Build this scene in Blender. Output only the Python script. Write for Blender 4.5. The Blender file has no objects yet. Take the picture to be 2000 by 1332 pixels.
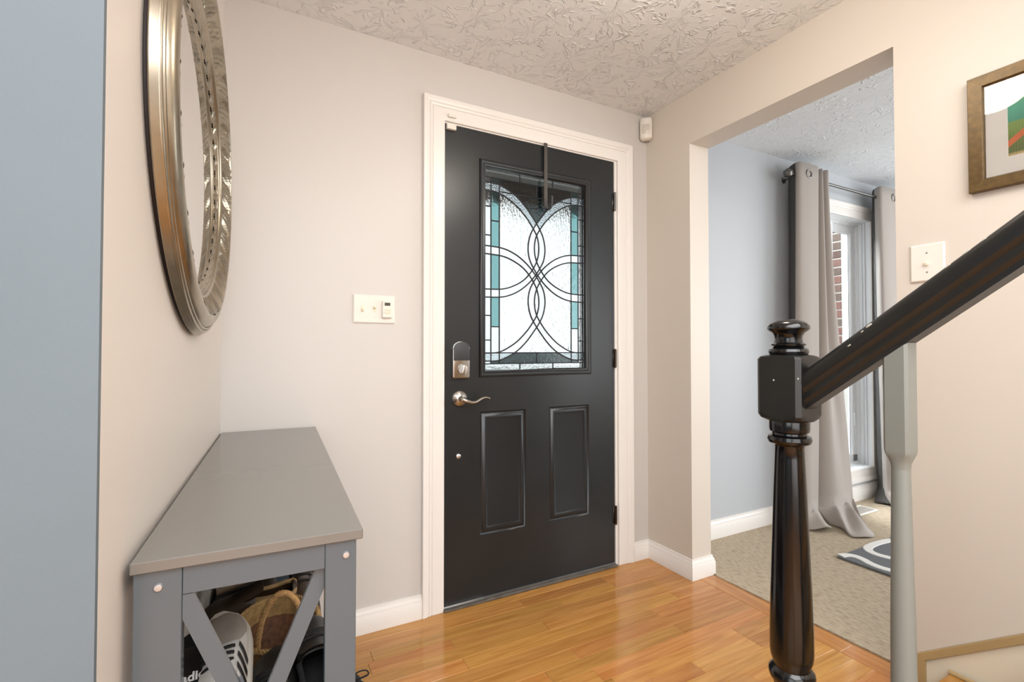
import bpy, bmesh, math, random
import numpy as np
from mathutils import Vector, Matrix

random.seed(7)
PI = math.pi
S = bpy.context.scene
COL = S.collection

# ------------------------------------------------------------------ camera
cam = bpy.data.cameras.new('camera')
cam.lens = 944.065 / 2000 * 36
cam.sensor_width = 36
cam.clip_start = 0.02
cam_o = bpy.data.objects.new('camera', cam)
COL.objects.link(cam_o)
cam_o.location = (-0.703, -1.9358, 1.0912)
cam_o.rotation_euler = (PI / 2 + 0.0184, 0, -0.4876)
S.camera = cam_o

# ------------------------------------------------------------------ view, world, lights
S.view_settings.view_transform = 'Standard'
S.view_settings.look = 'None'
S.view_settings.gamma = 1
S.view_settings.use_curve_mapping = False
S.view_settings.exposure = 0.3

W = bpy.data.worlds.new('overcast_sky')
S.world = W
W.use_nodes = True
W.node_tree.nodes['Background'].inputs[0].default_value = (0.90, 0.96, 1.0, 1)
W.node_tree.nodes['Background'].inputs[1].default_value = 0.95


def area(name, loc, rot, sx, sy, power, col, portal=False):
    l = bpy.data.lights.new(name, 'AREA')
    l.shape = 'RECTANGLE'
    l.size, l.size_y = sx, sy
    l.energy = power
    l.color = col
    if portal:
        l.cycles.is_portal = True
    o = bpy.data.objects.new(name, l)
    COL.objects.link(o)
    o.location = loc
    o.rotation_euler = rot
    return o


# front window daylight, unseen fill panels added in the rooms, and the hall lamp
area('window_daylight', (3.0, 2.3, 3.9), (math.radians(-52), 0, 0), 3.0, 2.0, 680, (0.92, 0.97, 1.0))
area('living_room_fill', (4.6, -2.0, 1.4), (0, PI / 2, 0), 1.6, 2.2, 58, (0.95, 0.98, 1.0))  # added fill panel, out of view, brightens the living room from the right
area('living_room_back_fill', (3.4, -4.1, 1.3), (PI / 2, 0, 0), 2.2, 1.8, 34, (0.97, 0.985, 1.0))  # unseen panel added to light the window wall and curtain fronts
area('hall_fill', (-0.9, -4.05, 1.35), (PI / 2, 0, 0), 2.6, 2.0, 34, (0.985, 0.99, 1.0))  # soft fill added behind the camera
area('stair_hall_fill', (-2.5, -3.0, 1.5), (0, -PI / 2, 0), 1.6, 1.6, 20, (0.93, 0.97, 1.0))  # added out-of-view panel that lights the right wall
area('hall_ceiling_fill', (-0.35, -2.7, 2.325), (0, 0, 0), 2.2, 1.6, 66, (0.955, 0.98, 1.0))  # unseen overhead panel added for soft light from above
pl = bpy.data.lights.new('hall_lamp_bulb', 'POINT')
pl.energy = 10.5
pl.color = (1.0, 0.92, 0.81)
pl.shadow_soft_size = 0.14
po = bpy.data.objects.new('hall_lamp_bulb', pl)
COL.objects.link(po)
po.location = (0.36, -1.14, 2.185)


# ------------------------------------------------------------------ materials
def srgb(h):
    r = []
    for i in (0, 2, 4):
        c = int(h[i:i + 2], 16) / 255
        r.append(c / 12.92 if c <= 0.04045 else ((c + 0.055) / 1.055) ** 2.4)
    return (*r, 1)


class NT:
    def __init__(s, m):
        s.t = m.node_tree
        s.n = s.t.nodes
        s.b = s.n['Principled BSDF']

    def node(s, typ, **kw):
        n = s.n.new(typ)
        for k, v in kw.items():
            setattr(n, k, v)
        return n

    def link(s, a, b):
        s.t.links.new(a, b)

    def coord(s, which='Object', scale=(1, 1, 1)):
        c = s.node('ShaderNodeTexCoord')
        m = s.node('ShaderNodeMapping')
        m.inputs['Scale'].default_value = scale
        s.link(c.outputs[which], m.inputs[0])
        return m.outputs[0]

    def math(s, op, a, b=None):
        n = s.node('ShaderNodeMath', operation=op)
        for i, v in enumerate((a, b)):
            if v is None:
                continue
            if hasattr(v, 'node'):
                s.link(v, n.inputs[i])
            else:
                n.inputs[i].default_value = v
        return n.outputs[0]

    def bump(s, h, strength, dist):
        b = s.node('ShaderNodeBump')
        b.inputs['Strength'].default_value = strength
        b.inputs['Distance'].default_value = dist
        s.link(h, b.inputs['Height'])
        s.link(b.outputs[0], s.b.inputs['Normal'])
        return b


def mat(name, hexc, rough=0.5, metal=0.0, var=0.0, vscale=8.0, vstretch=(1, 1, 1), bump=0.0, bscale=200.0,
        bdist=0.001, bstretch=(1, 1, 1), spec=0.5, coat=0.0, emit=0.0, sheen=0.0):
    m = bpy.data.materials.new(name)
    m.use_nodes = True
    t = NT(m)
    c = srgb(hexc)
    t.b.inputs['Base Color'].default_value = c
    t.b.inputs['Roughness'].default_value = rough
    t.b.inputs['Metallic'].default_value = metal
    t.b.inputs['Specular IOR Level'].default_value = spec
    t.b.inputs['Coat Weight'].default_value = coat
    t.b.inputs['Coat Roughness'].default_value = 0.08
    t.b.inputs['Sheen Weight'].default_value = sheen
    if emit:
        t.b.inputs['Emission Color'].default_value = c
        t.b.inputs['Emission Strength'].default_value = emit
    if var:
        v = t.coord('Object', vstretch)
        n = t.node('ShaderNodeTexNoise')
        n.inputs['Scale'].default_value = vscale
        n.inputs['Detail'].default_value = 4
        t.link(v, n.inputs['Vector'])
        r = t.node('ShaderNodeValToRGB')
        r.color_ramp.elements[0].position = 0.3
        r.color_ramp.elements[1].position = 0.7
        r.color_ramp.elements[0].color = tuple(x * (1 - var) for x in c[:3]) + (1,)
        r.color_ramp.elements[1].color = tuple(min(1, x * (1 + var)) for x in c[:3]) + (1,)
        t.link(n.outputs['Fac'], r.inputs[0])
        t.link(r.outputs[0], t.b.inputs['Base Color'])
    if bump:
        v = t.coord('Object', bstretch)
        n = t.node('ShaderNodeTexNoise')
        n.inputs['Scale'].default_value = bscale
        n.inputs['Detail'].default_value = 3
        t.link(v, n.inputs['Vector'])
        t.bump(n.outputs['Fac'], bump, bdist)
    return m


M = {}
M['greige'] = mat('greige_wall_paint', 'CFCBC7', 0.42, bump=0.12, bscale=320, bdist=0.0006)
M['left_wall'] = mat('side_lit_greige_paint', 'DBD3CB', 0.42, bump=0.12, bscale=320, bdist=0.0006)  # greige lightened in place of side light reaching the left wall
M['warm'] = mat('cream_wall_paint', 'D4CBC0', 0.45, bump=0.12, bscale=320, bdist=0.0006)
M['bluegrey'] = mat('blue_grey_wall', '68737A', 0.6, var=0.05, vscale=3, bump=0.15, bscale=260, bdist=0.0006)  # darker blue-grey tone of the hall walls
M['paleblue'] = mat('pale_blue_wall', 'BBBFC4', 0.55, bump=0.12, bscale=320, bdist=0.0006)  # pale bluish tone of the living room walls
M['trim'] = mat('white_trim_paint', 'E9E5E0', 0.3, bump=0.05, bscale=60, bdist=0.0005)
M['vinyl'] = mat('white_window_vinyl', 'EDEFF1', 0.3)
M['door'] = mat('black_door_paint', '1F2326', 0.29, var=0.12, vscale=5, bump=0.12, bscale=500, bdist=0.0005, spec=0.5)
M['black_gloss'] = mat('glossy_black_paint', '0B0B0C', 0.16, bump=0.05, bscale=90, bdist=0.0008, spec=0.6)
M['rail_black'] = mat('worn_black_rail_paint', '171716', 0.34, var=0.12, vscale=30, bump=0.1, bscale=140, bdist=0.0008)
M['chip'] = mat('bare_chipped_spot', 'B9B4A8', 0.6)
M['baluster'] = mat('grey_baluster_paint', '7F827C', 0.42, bump=0.05, bscale=120, bdist=0.0005)
M['nickel'] = mat('satin_nickel', 'B9B5AF', 0.26, 1.0)
M['steel'] = mat('brushed_steel', 'C4C4C4', 0.35, 1.0)
M['dark_plastic'] = mat('dark_grey_plastic', '35383B', 0.4)
M['bronze'] = mat('dark_bronze', '4A3F38', 0.35, 0.8)
M['pewter'] = mat('pewter_metal', '6C6A68', 0.34, 0.9)
M['white_plastic'] = mat('white_plastic', 'E6E1D8', 0.35)
M['ivory_plastic'] = mat('ivory_plastic', 'E8DFC6', 0.35)
M['lens'] = mat('sensor_lens_plastic', 'CFC9C0', 0.25)
M['lcd'] = mat('dark_display', '4A4A3C', 0.2)
M['bench'] = mat('grey_bench_paint', '505A61', 0.2, spec=0.7, bump=0.06, bscale=400, bdist=0.0004)
M['bolt'] = mat('zinc_bolt', 'C8CBD0', 0.35, 0.9)
M['lead'] = mat('lead_came', '23262A', 0.5, 0.3)
M['champagne'] = mat('champagne_silver_leaf', 'A89E8D', 0.28, 1.0, var=0.16, vscale=14, bump=0.1, bscale=60, bdist=0.001)
M['mirror_back'] = mat('dark_brown_backing', '20130F', 0.6)
M['mirror_glass'] = mat('silvered_mirror', 'E6E4E0', 0.015, 1.0)
M['fabric'] = mat('taupe_curtain_cloth', 'A69D96', 0.85, bump=0.25, bscale=900, bdist=0.0006, sheen=0.2)
M['threshold_dark'] = mat('worn_grey_sill', '5B554E', 0.5, var=0.3, vscale=20)
M['frame_wood'] = mat('bronze_brown_frame', '5B4726', 0.35, 0.35, var=0.25, vscale=60, bump=0.15, bscale=300)
M['mat_board'] = mat('white_mat_board', 'DCD6CE', 0.8)
M['skirt_tan'] = mat('tan_trim_paint', 'AE9468', 0.5, var=0.08)
M['skirt_cream'] = mat('cream_skirt_paint', 'E2DAC6', 0.45)
M['rug_grey'] = mat('charcoal_rug_pile', '6B6D70', 0.95, var=0.2, vscale=200, bump=0.6, bscale=500, bdist=0.004)
M['rug_white'] = mat('white_rug_pile', 'E8E6E2', 0.95, bump=0.6, bscale=500, bdist=0.004)
M['shoe_black'] = mat('black_shoe_upper', '0C0C0D', 0.42, bump=0.3, bscale=60, bdist=0.002)
M['shoe_black_mesh'] = mat('black_mesh_fabric', '141416', 0.8, bump=0.4, bscale=700, bdist=0.0008)
M['shoe_sole_dark'] = mat('dark_rubber_sole', '1B1A19', 0.6)
M['shoe_white'] = mat('off_white_leather', 'CFCCC8', 0.5, var=0.06, vscale=20)
M['suede_grey'] = mat('grey_suede', '9C948C', 0.9, var=0.12, vscale=25, bump=0.3, bscale=500)
M['gum'] = mat('pale_grey_rubber', 'B8B3AA', 0.6)
M['lining'] = mat('grey_lining_cloth', '73757A', 0.9)
M['brown'] = mat('dark_brown_leather', '2E2013', 0.5, var=0.3, vscale=18, bump=0.2, bscale=70, bdist=0.002)
M['tan'] = mat('tan_leather', '9A7F58', 0.6, var=0.2, vscale=30)
M['taupe_sole'] = mat('worn_taupe_sole', '8A7B68', 0.7, var=0.2, vscale=25)
M['wicker'] = mat('straw_weave', '94774A', 0.75, var=0.3, vscale=60)
M['wicker_dark'] = mat('dark_brown_weave', '5C3A22', 0.75, var=0.4, vscale=90)
M['rope'] = mat('natural_rope', 'B08A5A', 0.85, var=0.25, vscale=120)
M['lace'] = mat('black_lace', '111113', 0.8)
M['white_print'] = mat('white_print', 'E8E8E8', 0.6)
M['green_mint'] = mat('mint_rubber', '9DB7A2', 0.6)
M['ground'] = mat('concrete_ground', '8A8B88', 0.9, var=0.1)
M['soffit'] = mat('dark_porch_soffit', '2E3436', 0.8)
M['leafgreen'] = mat('green_leaf', '55724A', 0.7, var=0.35, vscale=6)
M['bark'] = mat('grey_bark', '5A4E44', 0.9, var=0.3, vscale=20)
M['mortar'] = mat('grey_mortar', 'C9C4BC', 0.9, var=0.05, bump=0.3, bscale=200)
M['lamp_glass'] = mat('frosted_lamp_glass', 'FFEFD6', 0.4, emit=1.1)


def mat_brick():
    m = mat('red_brown_brick', '7E5448', 0.9, bump=0.6, bscale=160, bdist=0.003)
    t = NT(m)
    oi = t.node('ShaderNodeObjectInfo')
    r = t.node('ShaderNodeValToRGB')
    e = r.color_ramp.elements
    e[0].color = srgb('6C5149')
    e[1].color = srgb('94665C')
    x = e.new(0.5)
    x.color = srgb('7B6A5E')
    t.link(oi.outputs['Random'], r.inputs[0])
    n = t.node('ShaderNodeTexNoise')
    n.inputs['Scale'].default_value = 130
    mx = t.node('ShaderNodeMixRGB', blend_type='MULTIPLY')
    mx.inputs[0].default_value = 0.55
    t.link(t.coord(), n.inputs['Vector'])
    t.link(r.outputs[0], mx.inputs[1])
    t.link(n.outputs['Fac'], mx.inputs[2])
    t.link(mx.outputs[0], t.b.inputs['Base Color'])
    return m


M['brick'] = mat_brick()


def mat_wood():
    m = mat('honey_oak_plank', 'B97B3C', 0.13, spec=0.5)
    t = NT(m)
    oi = t.node('ShaderNodeObjectInfo')
    c = t.node('ShaderNodeTexCoord')
    add = t.node('ShaderNodeVectorMath', operation='ADD')
    sc = t.node('ShaderNodeVectorMath', operation='SCALE')
    comb = t.node('ShaderNodeCombineXYZ')
    for i in range(3):
        t.link(oi.outputs['Random'], comb.inputs[i])
    t.link(comb.outputs[0], sc.inputs[0])
    sc.inputs['Scale'].default_value = 37.0
    t.link(c.outputs['Object'], add.inputs[0])
    t.link(sc.outputs[0], add.inputs[1])
    mp = t.node('ShaderNodeMapping')
    mp.inputs['Scale'].default_value = (1.6, 22, 8)
    t.link(add.outputs[0], mp.inputs[0])
    n = t.node('ShaderNodeTexNoise')
    n.inputs['Scale'].default_value = 1.6
    n.inputs['Detail'].default_value = 6
    n.inputs['Distortion'].default_value = 1.2
    t.link(mp.outputs[0], n.inputs['Vector'])
    r = t.node('ShaderNodeValToRGB')
    e = r.color_ramp.elements
    e[0].position, e[1].position = 0.25, 0.75
    e[0].color = srgb('A86E34')
    e[1].color = srgb('CB9553')
    t.link(n.outputs['Fac'], r.inputs[0])
    hs = t.node('ShaderNodeHueSaturation')
    t.link(r.outputs[0], hs.inputs['Color'])
    t.link(t.math('ADD', t.math('MULTIPLY', oi.outputs['Random'], 0.26), 0.84), hs.inputs['Value'])
    w = t.node('ShaderNodeTexWhiteNoise', noise_dimensions='1D')
    t.link(oi.outputs['Random'], w.inputs['W'])
    t.link(t.math('ADD', t.math('MULTIPLY', w.outputs['Value'], 0.016), 0.492), hs.inputs['Hue'])
    t.link(hs.outputs[0], t.b.inputs['Base Color'])
    n2 = t.node('ShaderNodeTexNoise')
    n2.inputs['Scale'].default_value = 9
    t.link(c.outputs['Object'], n2.inputs['Vector'])
    t.bump(n2.outputs['Fac'], 0.12, 0.002)
    return m


M['wood'] = mat_wood()


def mat_ceiling(name, hexc, strength):
    """white paint over a stomp-brush plaster relief: radial strokes around random centres"""
    m = mat(name, hexc, 0.75)
    t = NT(m)
    co = t.coord('Object')
    nz = t.node('ShaderNodeTexNoise')
    nz.inputs['Scale'].default_value = 14
    t.link(co, nz.inputs['Vector'])
    hsum = None
    for k, (sc, off) in enumerate(((4.6, 0.0), (5.4, 3.7))):
        mp = t.node('ShaderNodeMapping')
        mp.inputs['Location'].default_value = (off, off * 0.6, 0)
        t.link(co, mp.inputs[0])
        vo = t.node('ShaderNodeTexVoronoi', voronoi_dimensions='2D')
        vo.inputs['Scale'].default_value = sc
        vo.inputs['Randomness'].default_value = 0.9
        t.link(mp.outputs[0], vo.inputs['Vector'])
        d = t.node('ShaderNodeVectorMath', operation='SUBTRACT')
        t.link(mp.outputs[0], d.inputs[0])
        t.link(vo.outputs['Position'], d.inputs[1])
        sep = t.node('ShaderNodeSeparateXYZ')
        t.link(d.outputs[0], sep.inputs[0])
        ang = t.math('ARCTAN2', sep.outputs[1], sep.outputs[0])
        rad = t.math('SQRT', t.math('ADD', t.math('MULTIPLY', sep.outputs[0], sep.outputs[0]),
                                    t.math('MULTIPLY', sep.outputs[1], sep.outputs[1])))
        comb = t.node('ShaderNodeCombineXYZ')
        csep = t.node('ShaderNodeSeparateXYZ')
        t.link(vo.outputs['Color'], csep.inputs[0])
        warp = t.math('MULTIPLY', t.math('SUBTRACT', nz.outputs['Fac'], 0.5), 0.9)
        a2 = t.math('ADD', ang, warp)
        t.link(t.math('MULTIPLY', t.math('COSINE', a2), 3.4), comb.inputs[0])
        t.link(t.math('MULTIPLY', t.math('SINE', a2), 3.4), comb.inputs[1])
        t.link(t.math('ADD', t.math('MULTIPLY', rad, 11), t.math('MULTIPLY', csep.outputs[0], 50)), comb.inputs[2])
        n = t.node('ShaderNodeTexNoise')
        n.inputs['Scale'].default_value = 1.0
        n.inputs['Detail'].default_value = 1.5
        t.link(comb.outputs[0], n.inputs['Vector'])
        r = t.node('ShaderNodeValToRGB')
        e = r.color_ramp.elements
        e[0].position, e[1].position = 0.57, 0.62
        e[0].color, e[1].color = (0, 0, 0, 1), (1, 1, 1, 1)
        x = e.new(0.68)
        x.color = (0.25, 0.25, 0.25, 1)
        t.link(n.outputs['Fac'], r.inputs[0])
        h = t.math('MULTIPLY', r.outputs[0], 1.0 if k == 0 else 0.45)
        hsum = h if hsum is None else t.math('MAXIMUM', hsum, h)
    t.bump(hsum, strength, 0.012)
    return m


M['ceiling'] = mat_ceiling('stomped_plaster_ceiling', 'EAECED', 0.58)
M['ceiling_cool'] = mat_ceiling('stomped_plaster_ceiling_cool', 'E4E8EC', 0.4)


def mat_carpet():
    m = mat('beige_loop_carpet', '93846F', 0.95)
    t = NT(m)
    v = t.coord('Object', (95, 24, 1))
    n = t.node('ShaderNodeTexNoise')
    n.inputs['Scale'].default_value = 1.3
    n.inputs['Detail'].default_value = 4
    t.link(v, n.inputs['Vector'])
    r = t.node('ShaderNodeValToRGB')
    e = r.color_ramp.elements
    e[0].position, e[1].position = 0.28, 0.55
    e[0].color, e[1].color = srgb('94846E'), srgb('B6A68F')
    t.link(n.outputs['Fac'], r.inputs[0])
    t.link(r.outputs[0], t.b.inputs['Base Color'])
    t.bump(n.outputs['Fac'], 0.8, 0.006)
    return m


M['carpet'] = mat_carpet()


def mat_glass(name, tint, rough, bscale, bstr, bdist, stretch, ior=1.45):
    m = mat(name, 'FFFFFF', rough)
    t = NT(m)
    t.b.inputs['Base Color'].default_value = tint
    t.b.inputs['Transmission Weight'].default_value = 1.0
    t.b.inputs['IOR'].default_value = ior
    if bstr:
        v = t.coord('Object', stretch)
        n = t.node('ShaderNodeTexNoise')
        n.inputs['Scale'].default_value = bscale
        n.inputs['Detail'].default_value = 2
        t.link(v, n.inputs['Vector'])
        t.bump(n.outputs['Fac'], bstr, bdist)
    return m


M['glass_window'] = mat_glass('clear_window_glass', (0.97, 0.99, 1, 1), 0.0, 1, 0, 0, (1, 1, 1), 1.1)
M['glass_clear'] = mat_glass('clear_bevel_glass', (0.95, 0.98, 0.99, 1), 0.02, 30, 0.15, 0.002, (1, 1, 1))
M['glass_rain'] = mat_glass('rain_textured_glass', (0.93, 0.98, 0.96, 1), 0.02, 60, 0.9, 0.006, (1.8, 1, 0.45))
M['glass_granite'] = mat_glass('granite_textured_glass', (0.80, 0.90, 0.93, 1), 0.06, 170, 0.8, 0.004, (1, 1, 1))
M['glass_teal'] = mat_glass('teal_streaky_glass', (0.22, 0.46, 0.46, 1), 0.08, 40, 0.5, 0.004, (2, 1, 0.5))
M['glass_shade'] = mat_glass('shade_tinted_glass', (0.07, 0.095, 0.095, 1), 0.08, 90, 0.5, 0.003, (1, 1, 1))  # dark tint stands in for porch shade behind the top and bottom rows
M['glass_border'] = mat_glass('pale_border_glass', (0.90, 0.95, 0.94, 1), 0.05, 60, 0.5, 0.003, (1, 1, 1))


# ------------------------------------------------------------------ mesh helpers
class MB:
    def __init__(s):
        s.bm = bmesh.new()

    def box(s, x0, x1, y0, y1, z0, z1, bev=0.0, seg=1, M4=None):
        vs = [s.bm.verts.new(v) for v in ((x0, y0, z0), (x1, y0, z0), (x1, y1, z0), (x0, y1, z0),
                                          (x0, y0, z1), (x1, y0, z1), (x1, y1, z1), (x0, y1, z1))]
        fs = [s.bm.faces.new([vs[i] for i in f]) for f in
              ((3, 2, 1, 0), (4, 5, 6, 7), (0, 1, 5, 4), (1, 2, 6, 5), (2, 3, 7, 6), (3, 0, 4, 7))]
        geom = set(vs)
        if bev:
            es = list({e for f in fs for e in f.edges})
            r = bmesh.ops.bevel(s.bm, geom=es, offset=bev, segments=seg, affect='EDGES', profile=0.5)
            geom = {v for f in r['faces'] for v in f.verts} | {v for v in vs if v.is_valid}
        if M4 is not None:
            bmesh.ops.transform(s.bm, matrix=M4, verts=list(geom))
        return s

    def poly_prism(s, pts, axis, a0, a1, bev=0.0):
        """pts: 2D outline; extruded along axis ('x','y','z') from a0 to a1"""
        def P(p, a):
            return {'x': (a, p[0], p[1]), 'y': (p[0], a, p[1]), 'z': (p[0], p[1], a)}[axis]
        A = [s.bm.verts.new(P(p, a0)) for p in pts]
        B = [s.bm.verts.new(P(p, a1)) for p in pts]
        n = len(pts)
        fs = [s.bm.faces.new(A), s.bm.faces.new(B[::-1])]
        for i in range(n):
            fs.append(s.bm.faces.new((A[i], B[i], B[(i + 1) % n], A[(i + 1) % n])))
        bmesh.ops.recalc_face_normals(s.bm, faces=fs)
        if bev:
            es = list(set(fs[0].edges) | set(fs[1].edges))
            bmesh.ops.bevel(s.bm, geom=es, offset=bev, segments=2, affect='EDGES', profile=0.5)
        return s

    def rings(s, rings, closed=True, cap0=True, cap1=True):
        """loft between rings of points with equal counts"""
        R = [[s.bm.verts.new(p) for p in r] for r in rings]
        n = len(R[0])
        fs = []
        for a, b in zip(R, R[1:]):
            for i in range(n if closed else n - 1):
                j = (i + 1) % n
                fs.append(s.bm.faces.new((a[i], a[j], b[j], b[i])))
        if closed and cap0:
            fs.append(s.bm.faces.new(R[0][::-1]))
        if closed and cap1:
            fs.append(s.bm.faces.new(R[-1]))
        bmesh.ops.recalc_face_normals(s.bm, faces=fs)
        return s

    def lathe(s, prof, seg=24, center=(0, 0, 0), axis='z', caps=True):
        rs = []
        for r, h in prof:
            ring = []
            for i in range(seg):
                a = 2 * PI * i / seg
                c, d = r * math.cos(a), r * math.sin(a)
                p = {'z': (c, d, h), 'y': (c, h, d), 'x': (h, c, d)}[axis]
                ring.append((p[0] + center[0], p[1] + center[1], p[2] + center[2]))
            rs.append(ring)
        return s.rings(rs, True, caps, caps)

    def tube(s, pts, r, seg=8, closed=False, flat=1.0):
        pts = [Vector(p) for p in pts]
        n = len(pts)
        rr = r if isinstance(r, (list, tuple)) else [r] * n
        rs = []
        up = Vector((0, 0, 1))
        prev = None
        for i, p in enumerate(pts):
            if closed:
                t = (pts[(i + 1) % n] - pts[i - 1]).normalized()
            else:
                t = (pts[min(n - 1, i + 1)] - pts[max(0, i - 1)]).normalized()
            if prev is None:
                a = t.cross(up)
                if a.length < 1e-3:
                    a = t.cross(Vector((1, 0, 0)))
                a.normalize()
            else:
                a = (prev - t * prev.dot(t)).normalized()
            prev = a
            b = t.cross(a)
            rs.append([p + (a * math.cos(2 * PI * k / seg) + b * math.sin(2 * PI * k / seg) * flat) * rr[i] for k in range(seg)])
        if closed:
            rs.append(rs[0])
            return s.rings(rs, True, False, False)
        return s.rings(rs)

    def frame_rings(s, x0, x1, z0, z1, prof, fill=True):
        """mitred rectangular moulding in the XZ plane: prof is [(inset, y)...]"""
        R = []
        for ins, y in prof:
            R.append([s.bm.verts.new(p) for p in ((x0 + ins, y, z0 + ins), (x1 - ins, y, z0 + ins),
                                                  (x1 - ins, y, z1 - ins), (x0 + ins, y, z1 - ins))])
        for a, b in zip(R, R[1:]):
            for i in range(4):
                j = (i + 1) % 4
                s.bm.faces.new((a[i], a[j], b[j], b[i]))
        if fill:
            s.bm.faces.new(R[-1])
        return s

    def xform(s, m):
        bmesh.ops.transform(s.bm, matrix=m, verts=list(s.bm.verts))
        return s


def link(name, me, m, parent=None):
    o = bpy.data.objects.new(name, me)
    if m is not None and not me.materials:
        me.materials.append(m)
    COL.objects.link(o)
    if parent is not None:
        o.parent = parent
    return o


def obj(name, mb, m, parent=None, smooth=False, ang=40, label=None):
    bm = mb.bm
    me = bpy.data.meshes.new(name)
    if smooth:
        for f in bm.faces:
            f.smooth = True
        lim = math.radians(ang)
        for e in bm.edges:
            if len(e.link_faces) == 2 and e.calc_face_angle(0) > lim:
                e.smooth = False
    bm.to_mesh(me)
    bm.free()
    o = link(name, me, m, parent)
    if label:
        o['label'] = label
    return o


def thing(name, label, cat, loc=(0, 0, 0), rz=0.0, group=None):
    o = bpy.data.objects.new(name, None)
    COL.objects.link(o)
    o.empty_display_size = 0.1
    o.location = loc
    o.rotation_euler = (0, 0, rz)
    return tag(o, label, cat, group)


def tag(o, label, cat, group=None, kind=None):
    o['label'] = label
    o['category'] = cat
    if group:
        o['group'] = group
    if kind:
        o['kind'] = kind
    return o


def struct(name, mb=None, m=None, smooth=False, label=None, cat=None):
    if mb is None:
        o = bpy.data.objects.new(name, None)
        COL.objects.link(o)
        o.empty_display_size = 0.1
    else:
        o = obj(name, mb, m, None, smooth)
    o['kind'] = 'structure'
    if label:
        o['label'] = label
    if cat:
        o['category'] = cat
    return o


def T(x, y, z):
    return Matrix.Translation((x, y, z))


def spline(pts, n=10, closed=False):
    """Catmull-Rom through pts (any dimension)"""
    P = [np.array(p, float) for p in pts]
    out = []
    N = len(P)
    rng = range(N if closed else N - 1)
    for i in rng:
        if closed:
            a, b, c, d = P[i - 1], P[i], P[(i + 1) % N], P[(i + 2) % N]
        else:
            b, c = P[i], P[i + 1]
            a = P[i - 1] if i > 0 else 2 * b - c
            d = P[i + 2] if i + 2 < N else 2 * c - b
        for k in range(n):
            t = k / n
            out.append(tuple(0.5 * ((2 * b) + (-a + c) * t + (2 * a - 5 * b + 4 * c - d) * t * t + (-a + 3 * b - 3 * c + d) * t ** 3)))
    if not closed:
        out.append(tuple(P[-1]))
    return out


# ------------------------------------------------------------------ key measures (metres)
XR, WT, H = 1.1396, 0.129, 2.3365           # right wall plane, wall thickness, ceiling height
XL, SL = -0.807, 0.045                      # left wall start and its slight skew
OY1, OY2, OZ = -0.2903, -1.1349, 2.0882     # opening to the next room
YE = -1.2132                                # left wall end
XE = XL + SL * YE
WX0, WX1, WZ0, WZ1 = 2.58, 3.362, 0.228, 2.052   # window opening

# ------------------------------------------------------------------ walls
wb = MB()
wb.box(-2.7, -0.006, 0, 0.13, -0.02, H + 0.1)
wb.box(-0.006, 0.932, 0, 0.13, 2.072, H + 0.1)
wb.box(0.932, 1.2, 0, 0.13, -0.02, H + 0.1)
struct('wall_back', wb, M['greige'])
wl = MB()
wl.box(1.2, WX0, 0, 0.13, -0.02, H + 0.1)
wl.box(WX0, WX1, 0, 0.13, -0.02, WZ0)
wl.box(WX0, WX1, 0, 0.13, WZ1, H + 0.1)
wl.box(WX1, 5.2, 0, 0.13, -0.02, H + 0.1)
struct('wall_front', wl, M['paleblue'])
wr = MB()
wr.box(XR, XR + WT, OY1, -0.0005, -0.02, H + 0.05)
wr.box(XR, XR + WT, OY2, OY1, OZ, H + 0.05)
wr.box(XR, XR + WT, -4.3, OY2, -0.02, H + 0.05)
struct('wall_right', wr, M['warm'])
wlf = MB()
wlf.poly_prism([(XL - 0.0, 0), (XE, YE), (XE - 0.001, YE - 0.0005), (XL - 0.16, YE - 0.0005), (XL - 0.16, 0)], 'z', -0.02, H + 0.05)
struct('wall_left', wlf, M['left_wall'])
wle = MB()
wle.box(-2.7, XE, YE - 0.012, YE - 0.0008, -0.02, H + 0.05)
struct('wall_hall', wle, M['bluegrey'])
struct('wall_hall_left', MB().box(-2.82, -2.7, -4.3, YE, -0.02, H + 0.05), M['bluegrey'])
struct('wall_hall_back', MB().box(-2.82, 5.2, -4.42, -4.3, -0.02, H + 0.05), M['greige'])
struct('wall_living_right', MB().box(5.0, 5.12, -4.3, 0, -0.02, H + 0.05), M['paleblue'])
struct('ceiling', MB().box(-2.8, XR + 0.0, -4.4, 0.0, H, H + 0.06), M['ceiling'])
struct('ceiling_living', MB().box(XR + WT, 5.1, -4.4, 0.0, H - 0.001, H + 0.06), M['ceiling_cool'])

# ------------------------------------------------------------------ floor of individual planks
fl = struct('floor', MB().box(-2.8, XR + WT + 0.01, -4.4, 0.13, -0.08, -0.019), M['wood'])
plank_mesh = {}


def plank(length, width):
    key = (round(length, 4), round(width, 4))
    if key not in plank_mesh:
        b = MB()
        w, l, c = width / 2 - 0.0003, length / 2 - 0.0003, 0.0011
        lo = [(-l, -w, -0.018), (l, -w, -0.018), (l, w, -0.018), (-l, w, -0.018)]
        mid = [(-l, -w, -c), (l, -w, -c), (l, w, -c), (-l, w, -c)]
        hi = [(-l + c, -w + c, 0), (l - c, -w + c, 0), (l - c, w - c, 0), (-l + c, w - c, 0)]
        b.rings([lo, mid, hi])
        me = bpy.data.meshes.new('plank')
        b.bm.to_mesh(me)
        b.bm.free()
        me.materials.append(M['wood'])
        plank_mesh[key] = me
    return plank_mesh[key]


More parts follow.
